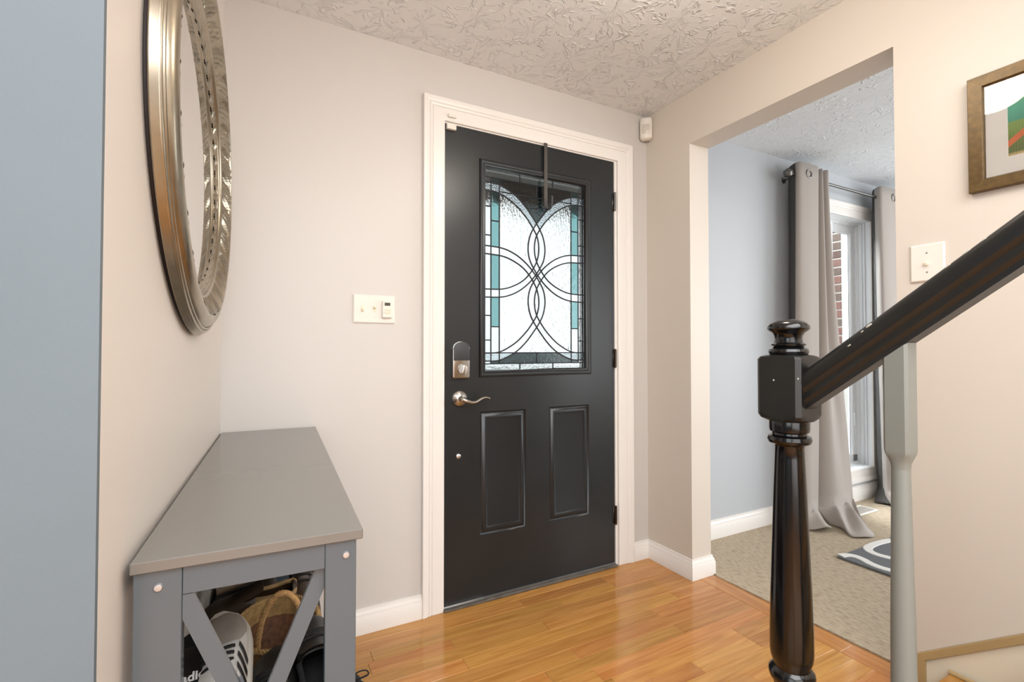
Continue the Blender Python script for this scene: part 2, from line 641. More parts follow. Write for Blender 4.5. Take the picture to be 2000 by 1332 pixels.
PW = 0.065
XS = 1.172
rp = random.Random(11)
LENS = (0.30, 0.45, 0.60, 0.80, 1.0)
for r in range(40):
    y = -0.0005 - PW * (r + 0.5)
    x = XS
    first = True
    while x > -0.84:
        L = rp.choice(LENS)
        if first:
            L = rp.choice((0.22, 0.40, 0.62, 0.85))
            first = False
        L = min(L, x + 0.85)
        if L < 0.05:
            break
        o = link('plank', plank(L, PW), None, fl)
        o.location = (x - L / 2, y, 0)
        x -= L
# header boards along the carpet edge
for (ya, yb) in ((-0.30, -0.93), (-0.93, -1.133)):
    o = link('plank', plank(ya - yb, 0.094), None, fl)
    o.rotation_euler = (0, 0, PI / 2)
    o.location = (XS + 0.047, (ya + yb) / 2, 0.0006)

cp = MB()
cp.box(XR + WT + 0.004, 5.05, -4.3, -0.0005, -0.02, 0.006)
cp.box(XS + 0.0945, XR + WT + 0.004, OY2 + 0.001, OY1 - 0.03, -0.018, 0.006)
struct('floor_carpet', cp, M['carpet'])


# ------------------------------------------------------------------ swept mouldings
def offset_path(path, d):
    """2-D mitred offset to the left-hand normal"""
    out = []
    n = len(path)
    for i in range(n):
        p = Vector(path[i])
        d1 = (p - Vector(path[i - 1])).normalized() if i > 0 else None
        d2 = (Vector(path[i + 1]) - p).normalized() if i < n - 1 else None
        if d1 is None:
            d1 = d2
        if d2 is None:
            d2 = d1
        n1, n2 = Vector((-d1.y, d1.x)), Vector((-d2.y, d2.x))
        m = (n1 + n2)
        m = m / max(1e-6, m.dot(n1))
        out.append(p + m * d)
    return out


def sweep_xy(mb, path, prof):
    """path in plan, prof [(offset,z)] closed loop; the moulding lies to the left of the path"""
    cols = [offset_path(path, o) for o, z in prof]
    rs = []
    for i in range(len(path)):
        rs.append([(cols[k][i].x, cols[k][i].y, prof[k][1]) for k in range(len(prof))])
    return mb.rings(rs)


BB = [(0, 0), (0.0145, 0), (0.0145, 0.064), (0.0115, 0.068), (0.0115, 0.072), (0.009, 0.079), (0.0055, 0.084), (0.005, 0.093), (0, 0.094)]
struct('baseboard_left', sweep_xy(MB(), [(-0.097, -0.0004), (XL + 0.001, -0.0004)], BB), M['trim'], True)
struct('baseboard_right', sweep_xy(MB(), [(XR + WT + 0.0005, OY1 + 0.05), (XR + WT + 0.0005, OY1 - 0.0005), (XR - 0.0005, OY1 - 0.0005),
                                          (XR - 0.0005, -0.0004), (1.0315, -0.0004)], BB), M['trim'], True)
BB2 = [(o * 1.1, z * 1.12) for o, z in BB]
struct('baseboard_living', sweep_xy(MB(), [(4.99, -0.0004), (XR + WT + 0.001, -0.0004)], [(o, z + 0.006) for o, z in BB2]), M['trim'], True)
struct('baseboard_jamb', sweep_xy(MB(), [(XR - 0.0005, -1.182), (XR - 0.0005, OY2 + 0.0005), (XR + WT + 0.0005, OY2 + 0.0005)], BB), M['trim'], True)


def casing_part(name, parent, path, prof, i, m):
    """one mitred length of a casing in the XZ plane (prof: offset outwards, thickness towards -y)"""
    cols = [offset_path(path, o) for o, th in prof]
    b = MB()
    rs = []
    for k in (i, i + 1):
        rs.append([(cols[j][k].x, -prof[j][1], cols[j][k].y) for j in range(len(prof))])
    b.rings(rs)
    return obj(name, b, m, parent, True, 25)


CAS = [(0, 0.0004), (0, 0.010), (0.004, 0.012), (0.050, 0.0125), (0.053, 0.009), (0.056, 0.0135), (0.063, 0.0155), (0.066, 0.012),
       (0.070, 0.0165), (0.080, 0.019), (0.092, 0.0195), (0.094, 0.017), (0.094, 0.0004)]
tr = struct('trim_1', label='white moulded casing around the black front door')
path = [(-0.003, 0.001), (-0.003, 2.063), (0.934, 2.063), (0.934, 0.001)]
for i, nm in enumerate(('casing', 'head_casing', 'casing')):
    casing_part(nm, tr, path, CAS, i, M['trim'])
jb = MB()
jb.box(-0.0058, -0.0008, -0.0002, 0.129, 0.001, 2.0715)
jb.box(0.919, 0.9318, 0.0, 0.129, 0.001, 2.0715)
jb.box(-0.0008, 0.919, 0.0, 0.129, 2.0575, 2.0715)
jb.box(0.9165, 0.919, 0.010, 0.129, 0.02, 2.0575)
obj('jamb', jb, M['trim'], tr)

# ------------------------------------------------------------------ front door
door = struct('door_1', label='black panelled front door with leaded glass window')
DX0, DX1, DZ0, DZ1 = 0.001, 0.9135, 0.016, 2.0555
GX0, GX1, GZ0, GZ1 = 0.165, 0.760, 0.976, 1.931
P1 = (0.167, 0.395, 0.283, 0.820)
P2 = (0.523, 0.753, 0.283, 0.822)
xs = [DX0, P1[0], P1[1], P2[0], P2[1], GX1, DX1]
b = MB()
Y0 = 0.001


def quad(b, x0, x1, z0, z1, y):
    b.bm.faces.new([b.bm.verts.new(p) for p in ((x0, y, z0), (x1, y, z0), (x1, y, z1), (x0, y, z1))])


quad(b, DX0, GX0, DZ0, DZ1, Y0)
quad(b, GX1, DX1, DZ0, DZ1, Y0)
quad(b, GX0, GX1, GZ1, DZ1, Y0)
quad(b, GX0, GX1, P2[3], GZ0, Y0)
quad(b, GX0, GX1, DZ0, P1[2], Y0)
quad(b, GX0, P1[0], P1[2], P2[3], Y0)
quad(b, P1[1], P2[0], P1[2], P2[3], Y0)
quad(b, P2[1], GX1, P1[2], P2[3], Y0)
quad(b, P1[0], P1[1], P1[3], P2[3], Y0)
# edges of the slab
for (xa, xb, za, zb) in ((DX0, DX0, DZ0, DZ1), (DX1, DX1, DZ0, DZ1), (DX0, DX1, DZ0, DZ0), (DX0, DX1, DZ1, DZ1)):
    b.bm.faces.new([b.bm.verts.new(p) for p in ((xa, Y0, za), (xb, Y0, zb), (xb, 0.045, zb), (xa, 0.045, za))])
for (x0, x1, z0, z1) in ((DX0, GX0, DZ0, DZ1), (GX1, DX1, DZ0, DZ1), (GX0, GX1, GZ1, DZ1), (GX0, GX1, DZ0, GZ0)):
    quad(b, x0, x1, z0, z1, 0.045)
for (xa, xb, za, zb) in ((GX0, GX0, GZ0, GZ1), (GX1, GX1, GZ0, GZ1), (GX0, GX1, GZ0, GZ0), (GX0, GX1, GZ1, GZ1)):
    b.bm.faces.new([b.bm.verts.new(p) for p in ((xa, Y0, za), (xb, Y0, zb), (xb, 0.045, zb), (xa, 0.045, za))])
obj('slab', b, M['door'], door)
PP = [(0, Y0), (0.003, 0.007), (0.006, 0.009), (0.009, 0.0085), (0.013, 0.005), (0.017, 0.001), (0.022, -0.0015), (0.028, -0.001), (0.033, 0.0025), (0.037, 0.0035)]
for P in (P1, P2):
    obj('panel', MB().frame_rings(P[0], P[1], P[2], P[3], PP), M['door'], door, True, 50)
FP = [(-0.004, Y0), (-0.003, -0.007), (0.002, -0.010), (0.007, -0.010), (0.009, -0.0065), (0.012, -0.0075), (0.018, -0.010), (0.022, -0.008), (0.026, 0.002), (0.028, 0.013)]
gf = obj('glass_frame', MB().frame_rings(GX0, GX1, GZ0, GZ1, FP, False), M['door'], door, True, 35)
obj('glass_frame_outside', MB().frame_rings(GX0, GX1, GZ0, GZ1, [(-0.004, 0.045), (0, 0.055), (0.024, 0.055), (0.028, 0.026)], False), M['door'], gf)

# ---- leaded glass: lines are drawn in the plane of the glass, panes are the cells between them
AX0, AX1, AZ0, AZ1 = GX0 + 0.0275, GX1 - 0.0275, GZ0 + 0.0275, GZ1 - 0.0275
CXG = (AX0 + AX1) / 2
ZM = 1.4415  # heights below are taken relative to the middle crossing
# strands of the interlace, left half frame: offset from the centre line and height
hw = (AX1 - AX0) / 2
upper_out = [(-hw, 1.842), (-0.195, 1.838), (-0.115, 1.803), (-0.060, 1.758), (-0.016, 1.706), (0.013, 1.667), (0.035, 1.625), (0.046, 1.572),
             (0.040, 1.520), (0.018, 1.476), (-0.020, 1.425), (-0.064, 1.384), (-0.115, 1.352), (-0.180, 1.331), (-hw, 1.326)]
upper_in = [(-hw, 1.806), (-0.195, 1.801), (-0.120, 1.764), (-0.066, 1.718), (-0.030, 1.676), (0.002, 1.625), (0.012, 1.572), (0.005, 1.520),
            (-0.020, 1.470), (-0.062, 1.421), (-0.115, 1.388), (-0.180, 1.367), (-hw, 1.362)]
lower_out = [(x, 2 * ZM - z + 0.0) for x, z in upper_out]
lower_in = [(x, 2 * ZM - z + 0.0) for x, z in upper_in]


def mirror(l):
    return [(-x, z) for x, z in l]


curves = []
for l in (upper_out, upper_in, lower_out, lower_in):
    curves.append([(CXG + x, z) for x, z in spline(l, 7)])
    curves.append([(CXG + x, z) for x, z in spline(mirror(l), 7)])
TX0, TX1 = AX0 + 0.032, AX0 + 0.074      # teal strip on the left; mirrored on the right
UX0, UX1 = AX1 - 0.032, AX1 - 0.074
ZB1, ZB2, ZT1, ZT2 = 1.041, 1.078, 1.808, 1.866
straight = [((AX0, ZT2), (AX1, ZT2)), ((AX0, ZB1 - 0.012), (AX1, ZB1 - 0.012)), ((AX0, ZB2), (AX1, ZB2)),
            ((TX1, ZT1), (UX1, ZT1)),
            ((TX0, ZB1 - 0.012), (TX0, ZT2)), ((TX1, ZB1 - 0.012), (TX1, ZT2)), ((UX0, ZB1 - 0.012), (UX0, ZT2)), ((UX1, ZB1 - 0.012), (UX1, ZT2)),
            ((CXG - 0.09, ZT2), (CXG - 0.09, AZ1)), ((CXG + 0.09, ZT2), (CXG + 0.09, AZ1)), ((CXG, ZT1), (CXG, ZT2)),
            ((CXG - 0.09, AZ0), (CXG - 0.09, ZB1 - 0.012)), ((CXG + 0.09, AZ0), (CXG + 0.09, ZB1 - 0.012)), ((CXG, ZB1 - 0.012), (CXG, ZB2))]
for z in (1.735, 1.605, 1.245, 1.135):
    straight.append(((AX0, z), (TX0, z)))
    straight.append(((UX0, z), (AX1, z)))
for z in (1.672, 1.195):
    straight.append(((TX0, z), (TX1, z)))
    straight.append(((UX1, z), (UX0, z)))
# raster at 1.5 mm, flood fill, contour
RES = 0.0015
NX, NZ = int((AX1 - AX0) / RES) + 1, int((AZ1 - AZ0) / RES) + 1
G = np.zeros((NX + 2, NZ + 2), np.int32)
G[0, :] = G[-1, :] = G[:, 0] = G[:, -1] = -1


def raster(p, q):
    n = int(max(abs(q[0] - p[0]), abs(q[1] - p[1])) / (RES * 0.4)) + 2
    for k in range(n):
        x = p[0] + (q[0] - p[0]) * k / (n - 1)
        z = p[1] + (q[1] - p[1]) * k / (n - 1)
        i, j = int(round((x - AX0) / RES)) + 1, int(round((z - AZ0) / RES)) + 1
        if 0 < i <= NX and 0 < j <= NZ:
            G[i, j] = -1
            if i + 1 <= NX:
                G[i + 1, j] = -1


for c in curves:
    for p, q in zip(c, c[1:]):
        raster(p, q)
for p, q in straight:
    raster(p, q)
cells = []
lab = 0
for i0 in range(1, NX + 1):
    for j0 in range(1, NZ + 1):
        if G[i0, j0] == 0:
            lab += 1
            G[i0, j0] = lab
            st = [(i0, j0)]
            cnt = 0
            while st:
                i, j = st.pop()
                cnt += 1
                for a, c in ((i + 1, j), (i - 1, j), (i, j + 1), (i, j - 1)):
                    if G[a, c] == 0:
                        G[a, c] = lab
                        st.append((a, c))
            if cnt > 28:
                cells.append((lab, cnt, (i0, j0)))


def contour(lb, start):
    """outline of a labelled cell along pixel edges (the start is its lowest-index pixel)"""
    i, j = start
    # walk with the cell on the left
    p = (i, j)
    d = (0, 1)
    # edges as directed segments
    nxt = {}
    idx = np.argwhere(G == lb)
    for a, c in idx:
        a, c = int(a), int(c)
        if G[a, c - 1] != lb:
            nxt.setdefault((a, c), []).append((a + 1, c))
        if G[a + 1, c] != lb:
            nxt.setdefault((a + 1, c), []).append((a + 1, c + 1))
        if G[a, c + 1] != lb:
            nxt.setdefault((a + 1, c + 1), []).append((a, c + 1))
        if G[a - 1, c] != lb:
            nxt.setdefault((a, c + 1), []).append((a, c))
    best = []
    while nxt:
        s0 = next(iter(nxt))
        loop = [s0]
        cur = s0
        while True:
            l = nxt[cur]
            n = l.pop()
            if not l:
                del nxt[cur]
            if n == s0:
                break
            loop.append(n)
            cur = n
        if len(loop) > len(best):
            best = loop
    return best


def simplify(pts, eps):
    pts = [np.array(p, float) for p in pts]

    def dp(a, b):
        if b <= a + 1:
            return []
        A, B = pts[a], pts[b]
        d = B - A
        L = np.hypot(*d)
        best, bi = 0, None
        for k in range(a + 1, b):
            v = pts[k] - A
            e = abs(d[0] * v[1] - d[1] * v[0]) / L if L > 0 else np.hypot(*v)
            if e > best:
                best, bi = e, k
        if best < eps:
            return []
        return dp(a, bi) + [bi] + dp(bi, b)
    n = len(pts)
    far = max(range(n), key=lambda k: np.hypot(*(pts[k] - pts[0])))
    ids = [0] + dp(0, far) + [far] + [k for k in dp(far, n - 1)]
    return [pts[k] for k in ids]


import sys
sys.setrecursionlimit(20000)
up_o, up_i = [np.array(curves[0]), np.array(curves[2])]


def in_band(x, z):
    """between the two lead lines of any strand"""
    for oi in (0, 4):
        for mi in (0, 1):
            poly = list(curves[oi + mi]) + list(curves[oi + 2 + mi])[::-1]
            ins = False
            n = len(poly)
            for k in range(n):
                (xa, za), (xb, zb) = poly[k], poly[(k + 1) % n]
                if (za > z) != (zb > z) and x < (xb - xa) * (z - za) / (zb - za) + xa:
                    ins = not ins
            if ins:
                return True
    return False


GY = 0.0155
for lb, cnt, st in cells:
    idx = np.argwhere(G == lb)
    ci, cj = idx.mean(0)
    k = np.argmin(np.abs(idx - (ci, cj)).sum(1))
    px, pz = AX0 + (idx[k][0] - 1) * RES, AZ0 + (idx[k][1] - 1) * RES
    out = simplify(contour(lb, st), 0.8)
    if len(out) < 3:
        continue
    pts = [(AX0 + (p[0] - 1.5) * RES, AZ0 + (p[1] - 1.5) * RES) for p in out]
    strip = TX0 < px < TX1 or UX1 < px < UX0
    dx = abs(px - CXG)
    if in_band(px, pz):
        m = 'glass_granite' if (pz > 1.69 or pz < 1.13) and dx > 0.02 else 'glass_clear'
    elif pz > ZT2 or pz < ZB1 - 0.012 or dx > hw - 0.032:
        m = 'glass_border'
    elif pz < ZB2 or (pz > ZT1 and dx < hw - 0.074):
        m = 'glass_shade'
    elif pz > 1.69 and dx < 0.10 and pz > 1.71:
        m = 'glass_shade'
    elif strip:
        m = 'glass_teal' if pz > 1.20 else 'glass_border'
    else:
        m = 'glass_rain'
    bb = MB()
    th = 0.0045 if m in ('glass_clear', 'glass_granite') else 0.003
    try:
        bb.poly_prism(pts, 'y', GY - th / 2, GY + th / 2)
    except Exception:
        continue
    obj('pane', bb, M[m], gf)


def ribbon(b, pts, w, y0, y1):
    pts = [Vector(p) for p in pts]
    n = len(pts)
    rs = []
    for i, p in enumerate(pts):
        t = (pts[min(n - 1, i + 1)] - pts[max(0, i - 1)]).normalized()
        nx = Vector((-t.y, t.x)) * w / 2
        rs.append([(p.x - nx.x, y0, p.y - nx.y), (p.x - nx.x * .5, y0 - .0008, p.y - nx.y * .5), (p.x + nx.x * .5, y0 - .0008, p.y + nx.y * .5),
                   (p.x + nx.x, y0, p.y + nx.y), (p.x + nx.x, y1, p.y + nx.y), (p.x - nx.x, y1, p.y - nx.y)])
    b.rings(rs)


for c in curves:
    b = MB()
    cc = [(min(max(x, AX0), AX1), z) for x, z in c]
    ribbon(b, cc, 0.0056, GY - 0.0029, GY + 0.0029)
    obj('lead_came', b, M['lead'], gf)
for p, q in straight:
    b = MB()
    ribbon(b, [p, q], 0.005, GY - 0.0027, GY + 0.0027)
    obj('lead_came', b, M['lead'], gf)

# ---- door hardware
db = obj('deadbolt', MB().poly_prism([(0.031, 0.976), (0.036, 0.971), (0.103, 0.971), (0.108, 0.976), (0.108, 1.105)] +
                                     [(0.0695 + 0.0385 * math.cos(a), 1.100 + 0.028 * math.sin(a)) for a in np.linspace(0.15, PI - 0.15, 9)] +
                                     [(0.031, 1.105)], 'y', -0.022, 0.001, 0.004), M['nickel'], door, True, 40, 'electronic deadbolt with dark upper cover')
obj('cover', MB().poly_prism([(0.0335, 1.046), (0.1055, 1.046), (0.1055, 1.102)] +
                             [(0.0695 + 0.036 * math.cos(a), 1.100 + 0.026 * math.sin(a)) for a in np.linspace(0.15, PI - 0.15, 9)] +
                             [(0.0335, 1.102)], 'y', -0.0275, -0.020, 0.003), M['dark_plastic'], db, True, 40, 'dark grey plastic battery cover')
obj('thumb_turn_rose', MB().lathe([(0.0, -0.029), (0.021, -0.029), (0.0225, -0.027), (0.023, -0.021)], 24, (0.075, 0, 1.008), 'y'), M['steel'], db, True)
obj('thumb_turn', MB().box(-0.0075, 0.0075, -0.041, -0.028, -0.019, 0.019, 0.003, 2).xform(T(0.075, 0, 1.008) @ Matrix.Rotation(0.25, 4, 'Y')), M['nickel'], db, True)
lv = obj('rosette', MB().lathe([(0.0, -0.018), (0.013, -0.018), (0.018, -0.014), (0.031, -0.009), (0.034, -0.005), (0.034, 0.001)], 28, (0.068, 0, 0.884), 'y'), M['nickel'], door, True)
b = MB()
b.tube([(0.068, -0.012, 0.884), (0.068, -0.030, 0.884), (0.068, -0.048, 0.884)], 0.0115, 14)
P = spline([(0.066, -0.048, 0.884), (0.082, -0.054, 0.877), (0.102, -0.054, 0.8705), (0.124, -0.052, 0.8715), (0.146, -0.049, 0.881), (0.166, -0.047, 0.8875), (0.184, -0.047, 0.885), (0.190, -0.047, 0.882)], 4)
n = len(P)
b.tube(P, [0.0135 - 0.0098 * (i / (n - 1)) ** 0.75 for i in range(n)], 12, flat=0.8)
obj('lever', b, M['nickel'], lv, True, 60)
obj('bumper', MB().lathe([(0, -0.007), (0.006, -0.0068), (0.0105, -0.004), (0.0115, 0.001)], 18, (0.064, 0, 0.638), 'y'), M['steel'], door, True, 40, 'small round silver bolt cap')
for z in (1.851, 1.048, 0.255):
    b = MB()
    b.lathe([(0.003, -0.048), (0.0062, -0.045), (0.0062, 0.045), (0.003, 0.048)], 12, (0.9155, -0.0075, z), 'z')
    for k in (-0.028, -0.009, 0.009, 0.028):
        b.lathe([(0.0067, -0.0006), (0.0067, 0.0006)], 12, (0.9155, -0.0075, z + k), 'z')
    b.box(0.905, 0.9135, -0.0012, 0.001, z - 0.044, z + 0.044)
    obj('hinge', b, M['bronze'] if z < 1.5 else M['pewter'], door, True)
obj('bottom_sweep', MB().box(DX0, DX1, -0.002, 0.02, 0.012, 0.0165), M['steel'], door)
b = MB()
b.box(-0.0055, 0.918, -0.022, 0.129, 0.0005, 0.0115, 0.003)
th = struct('trim_2', b, M['threshold_dark'], label='worn dark threshold strip under the front door')
obj('worn_end', MB().poly_prism([(0.0, -0.024), (0.19, -0.0235), (0.19, -0.006), (0.0, 0.0)], 'z', 0.0115, 0.0128), M['steel'], th)

# over-the-door wreath hanger, door sensor, motion detector
t = thing('wreath_hanger', 'thin bronze hook strap hanging over the top of the black door', 'hook', (0.497, -0.012, 1.757))
b = MB()
b.box(-0.009, 0.009, -0.0015, 0.0005, 0.0, 0.309)
b.box(-0.009, 0.009, -0.0015, 0.0128, 0.307, 0.309)
obj('strap', b, M['pewter'], t, label='flat bronze strap')
P = spline([(0, 0.0, 0.004), (0.002, -0.006, -0.006), (0.006, -0.02, -0.008), (0.012, -0.031, 0.004), (0.014, -0.033, 0.028), (0.014, -0.033, 0.052)], 5)
b = MB()
b.tube(P, 0.0055, 10, flat=0.9)
obj('hook', b, M['dark_plastic'], t, True)

t = thing('door_sensor', 'small white alarm magnet block at the top left corner of the black door', 'sensor', (0.026, -0.008, 2.03))
obj('block', MB().box(-0.021, 0.021, -0.008, 0.008, 0.0, 0.024, 0.002, 2), M['white_plastic'], t)
t = thing('contact_switch', 'tiny white alarm contact clip on the door head casing above the magnet block', 'sensor', (0.027, -0.0215, 2.078))
b = MB()
b.box(-0.018, 0.018, -0.002, 0.0085, 0.0, 0.012, 0.001)
obj('clip', b, M['white_plastic'], t)
obj('tab', MB().box(-0.018, -0.014, -0.004, -0.002, 0.0, 0.014, 0.0008), M['white_plastic'], t)

t = thing('motion_detector', 'small white motion detector in the wall corner just below the ceiling', 'sensor', (XR - 0.032, -0.032, 2.197), -PI / 4)
# local -y faces the room
pr = [(-0.026, 0.018), (-0.031, 0.004), (-0.031, -0.012), (-0.022, -0.021), (0.0, -0.0245), (0.022, -0.021), (0.031, -0.012), (0.031, 0.004), (0.026, 0.018)]
b = MB()
rs = []
for z, s in ((0.0, 0.72), (0.006, 0.93), (0.012, 1.0), (0.100, 1.0), (0.108, 0.96), (0.112, 0.85)):
    rs.append([(x * s, y * s, z) for x, y in pr])
b.rings(rs)
obj('housing', b, M['white_plastic'], t, True, 50)
b = MB()
rs = []
for z, k in ((0.028, 0.0), (0.031, 0.0016), (0.072, 0.0016), (0.075, 0.0)):
    rs.append([(x, -0.0255 - k + 0.0036 * (x / 0.021) ** 2, z) for x in np.linspace(-0.020, 0.020, 9)] +
              [(x, -0.019, z) for x in (0.020, -0.020)])
b.rings(rs)
obj('lens', b, M['lens'], t, True, 50, 'slightly darker curved sensor window')


# ------------------------------------------------------------------ switch plates
def toggle(x, z, parent, up=True):
    b = MB()
    b.box(-0.0055, 0.0055, -0.0065, -0.004, -0.012, 0.012, 0.0008)
    b.box(-0.004, 0.004, -0.0185, -0.004, -0.004, 0.0055, 0.0012, 1, Matrix.Rotation(0.35 if up else -0.45, 4, 'X'))
    b.xform(T(x, 0, z))
    return obj('toggle', b, M['ivory_plastic'], parent)


def screw(x, z, parent, y=-0.0055):
    return obj('screw', MB().lathe([(0, -0.0016), (0.0028, -0.0012), (0.0033, 0.0005)], 10, (x, y, z), 'y'), M['steel'], parent, True)


t = thing('triple_switch_plate', 'wide white wall plate with two toggles and a digital timer left of the door', 'switch', (-0.2915, -0.0004, 1.2515))
b = MB()
b.frame_rings(-0.081, 0.081, -0.0555, 0.0555, [(0, 0.0), (0, -0.003), (0.004, -0.006)])
pt = obj('plate', b, M['white_plastic'], t)
for x in (-0.046, 0.0):
    toggle(x, 0, t, x < 0)
    for z in (-0.030, 0.030):
        screw(x, z, t)
tm = obj('timer', MB().box(0.028, 0.066, -0.021, -0.005, -0.033, 0.034, 0.0025, 2), M['white_plastic'], t, label='raised digital timer module')
obj('display', MB().box(0.036, 0.058, -0.0225, -0.020, 0.014, 0.026, 0.0005), M['lcd'], tm, label='small dark display')
for i in range(3):
    for j in range(2):
        obj('button', MB().box(0.0365 + i * 0.0085, 0.0425 + i * 0.0085, -0.0232, -0.020, -0.006 - j * 0.012, 0.002 - j * 0.012, 0.0006), M['ivory_plastic'], tm)

t = thing('light_switch', 'white wall switch on the cream wall, half hidden by the black handrail', 'switch', (XR - 0.0004, -1.219, 1.362), -PI / 2)
b = MB()
b.frame_rings(-0.044, 0.044, -0.058, 0.058, [(0, 0.0), (0, -0.004), (0.004, -0.007)])
obj('plate', b, M['white_plastic'], t)
toggle(0.0, 0, t, True)
for z in (-0.030, 0.030):
    screw(0, z, t, -0.0065)

# ------------------------------------------------------------------ framed picture on the right wall
t = thing('framed_picture', 'bronze framed picture with white mat above the stair handrail', 'picture', (XR - 0.0005, -1.3255, 1.5435), -PI / 2)
PWD, PHT = 0.46, 0.331
b = MB()
b.frame_rings(0, PWD, 0, PHT, [(0, 0.0), (0, -0.020), (0.0015, -0.0215), (0.031, -0.0205), (0.0325, -0.019), (0.036, -0.011)], False)
obj('frame', b, M['frame_wood'], t, False)
b = MB()
b.frame_rings(0.034, PWD - 0.034, 0.034, PHT - 0.034, [(0, -0.0105), (0.046, -0.0105), (0.048, -0.0085)], False)
obj('mat_board', b, M['mat_board'], t)


def mat_art():
    m = mat('abstract_green_print', '4F8A6A', 0.6)
    tt = NT(m)
    c = tt.node('ShaderNodeTexCoord')
    sep = tt.node('ShaderNodeSeparateXYZ')
    tt.link(c.outputs['Generated'], sep.inputs[0])
    r = tt.node('ShaderNodeValToRGB')
    r.color_ramp.interpolation = 'EASE'
    e = r.color_ramp.elements
    e[0].position, e[0].color = 0.0, srgb('C9B183')
    e[1].position, e[1].color = 1.0, srgb('7CB06E')
    for p, h in ((0.045, 'BFA66E'), (0.08, '5C6E2C'), (0.55, '7F9A48'), (0.56, '3E8F78'), (0.8, '4FA588')):
        x = e.new(p)
        x.color = srgb(h)
    tt.link(sep.outputs[2], r.inputs[0])
    # woven grid in the lower part
    br = tt.node('ShaderNodeTexBrick')
    br.inputs['Scale'].default_value = 26
    br.inputs['Color1'].default_value = (1, 1, 1, 1)
    br.inputs['Color2'].default_value = (0.9, 0.9, 0.9, 1)
    br.inputs['Mortar'].default_value = (0.35, 0.35, 0.3, 1)
    br.offset = 0
    cm = tt.node('ShaderNodeCombineXYZ')
    tt.link(sep.outputs[0], cm.inputs[0])
    tt.link(sep.outputs[2], cm.inputs[1])
    tt.link(cm.outputs[0], br.inputs['Vector'])
    mx = tt.node('ShaderNodeMixRGB', blend_type='MULTIPLY')
    tt.link(tt.math('LESS_THAN', sep.outputs[2], 0.55), mx.inputs[0])
    tt.link(r.outputs[0], mx.inputs[1])
    tt.link(br.outputs['Color'], mx.inputs[2])
    # orange diagonal bar
    d = tt.math('ABSOLUTE', tt.math('SUBTRACT', sep.outputs[2], tt.math('ADD', tt.math('MULTIPLY', sep.outputs[0], 1.35), 0.21)))
    msk = tt.math('MULTIPLY', tt.math('LESS_THAN', d, 0.055), tt.math('LESS_THAN', sep.outputs[0], 0.5))
    mo = tt.node('ShaderNodeMixRGB')
    tt.link(msk, mo.inputs[0])
    tt.link(mx.outputs[0], mo.inputs[1])
    mo.inputs[2].default_value = srgb('C4602C')
    tt.link(mo.outputs[0], tt.b.inputs['Base Color'])
    return m


obj('print', MB().box(0.081, PWD - 0.081, -0.0088, -0.0075, 0.078, PHT - 0.078), mat_art(), t, label='green and teal abstract print')
M['glass_pic'] = mat_glass('picture_glass', (1, 1, 1, 1), 0.0, 1, 0, 0, (1, 1, 1), 1.45)
obj('glazing', MB().box(0.035, PWD - 0.035, -0.0135, -0.0115, 0.035, PHT - 0.035), M['glass_pic'], t)

# ------------------------------------------------------------------ hall ceiling lamp (above the frame, seen in reflections)
t = thing('ceiling_light', 'round frosted flush ceiling lamp in the entry hall', 'lamp', (0.36, -1.14, H))
obj('canopy', MB().lathe([(0.06, -0.002), (0.175, -0.002), (0.18, -0.015), (0.17, -0.025), (0.06, -0.03)], 32), M['nickel'], t, True)
obj('shade', MB().lathe([(0.165, -0.026), (0.16, -0.05), (0.13, -0.078), (0.08, -0.096), (0.0, -0.102)], 32, caps=False), M['lamp_glass'], t, True)

# ------------------------------------------------------------------ round carved mirror on the left wall
mrot = -math.atan(SL)      # wall direction
t = thing('round_mirror', 'large round mirror in a carved champagne silver frame on the left wall', 'mirror',
          (XL + SL * -0.604, -0.604, 1.548), -math.atan(SL))
# local frame: x out of the wall, y along it, z up
RA, RB = 0.415, 0.372      # crest half axes (along the wall, upright)


def ell(off, h, k, n, jit=0.0):
    a = 2 * PI * k / n
    c, s = math.cos(a), math.sin(a)
    A, B = RA + off, RB + off
    return (h, A * c, B * s)


def oval(prof, n, closed_prof=False):
    b = MB()
    rs = []
    for k in range(n):
        rs.append([ell(o, h, k, n) for o, h in prof])
    rs.append(rs[0])
    b.rings(rs, closed_prof, False, False)
    bmesh.ops.remove_doubles(b.bm, verts=b.bm.verts, dist=1e-6)
    bmesh.ops.recalc_face_normals(b.bm, faces=b.bm.faces)
    return b


NM = 128
obj('backing', oval([(0.038, 0.0005), (0.042, 0.002), (0.040, 0.0085), (0.0, 0.0085), (-0.02, 0.0022), (-0.1, 0.0022), (-0.1, 0.0005)], NM, True), M['mirror_back'], t, True, label='dark brown backing edge')
out_prof = [(-0.005, 0.008), (0.050, 0.008), (0.0515, 0.010), (0.0468, 0.0205), (0.0450, 0.0205), (0.0446, 0.0225), (0.0428, 0.0246), (0.0402, 0.0252), (0.0388, 0.0240), (0.0386, 0.0225),
            (0.0380, 0.0248), (0.0362, 0.0275), (0.0336, 0.0283), (0.0322, 0.0268), (0.0318, 0.0248), (0.0300, 0.0290), (0.026, 0.0345), (0.019, 0.0392), (0.010, 0.0415), (0.003, 0.041), (-0.001, 0.037), (-0.005, 0.030)]
obj('outer_moulding', oval(out_prof, NM, True), M['champagne'], t, True, 38)


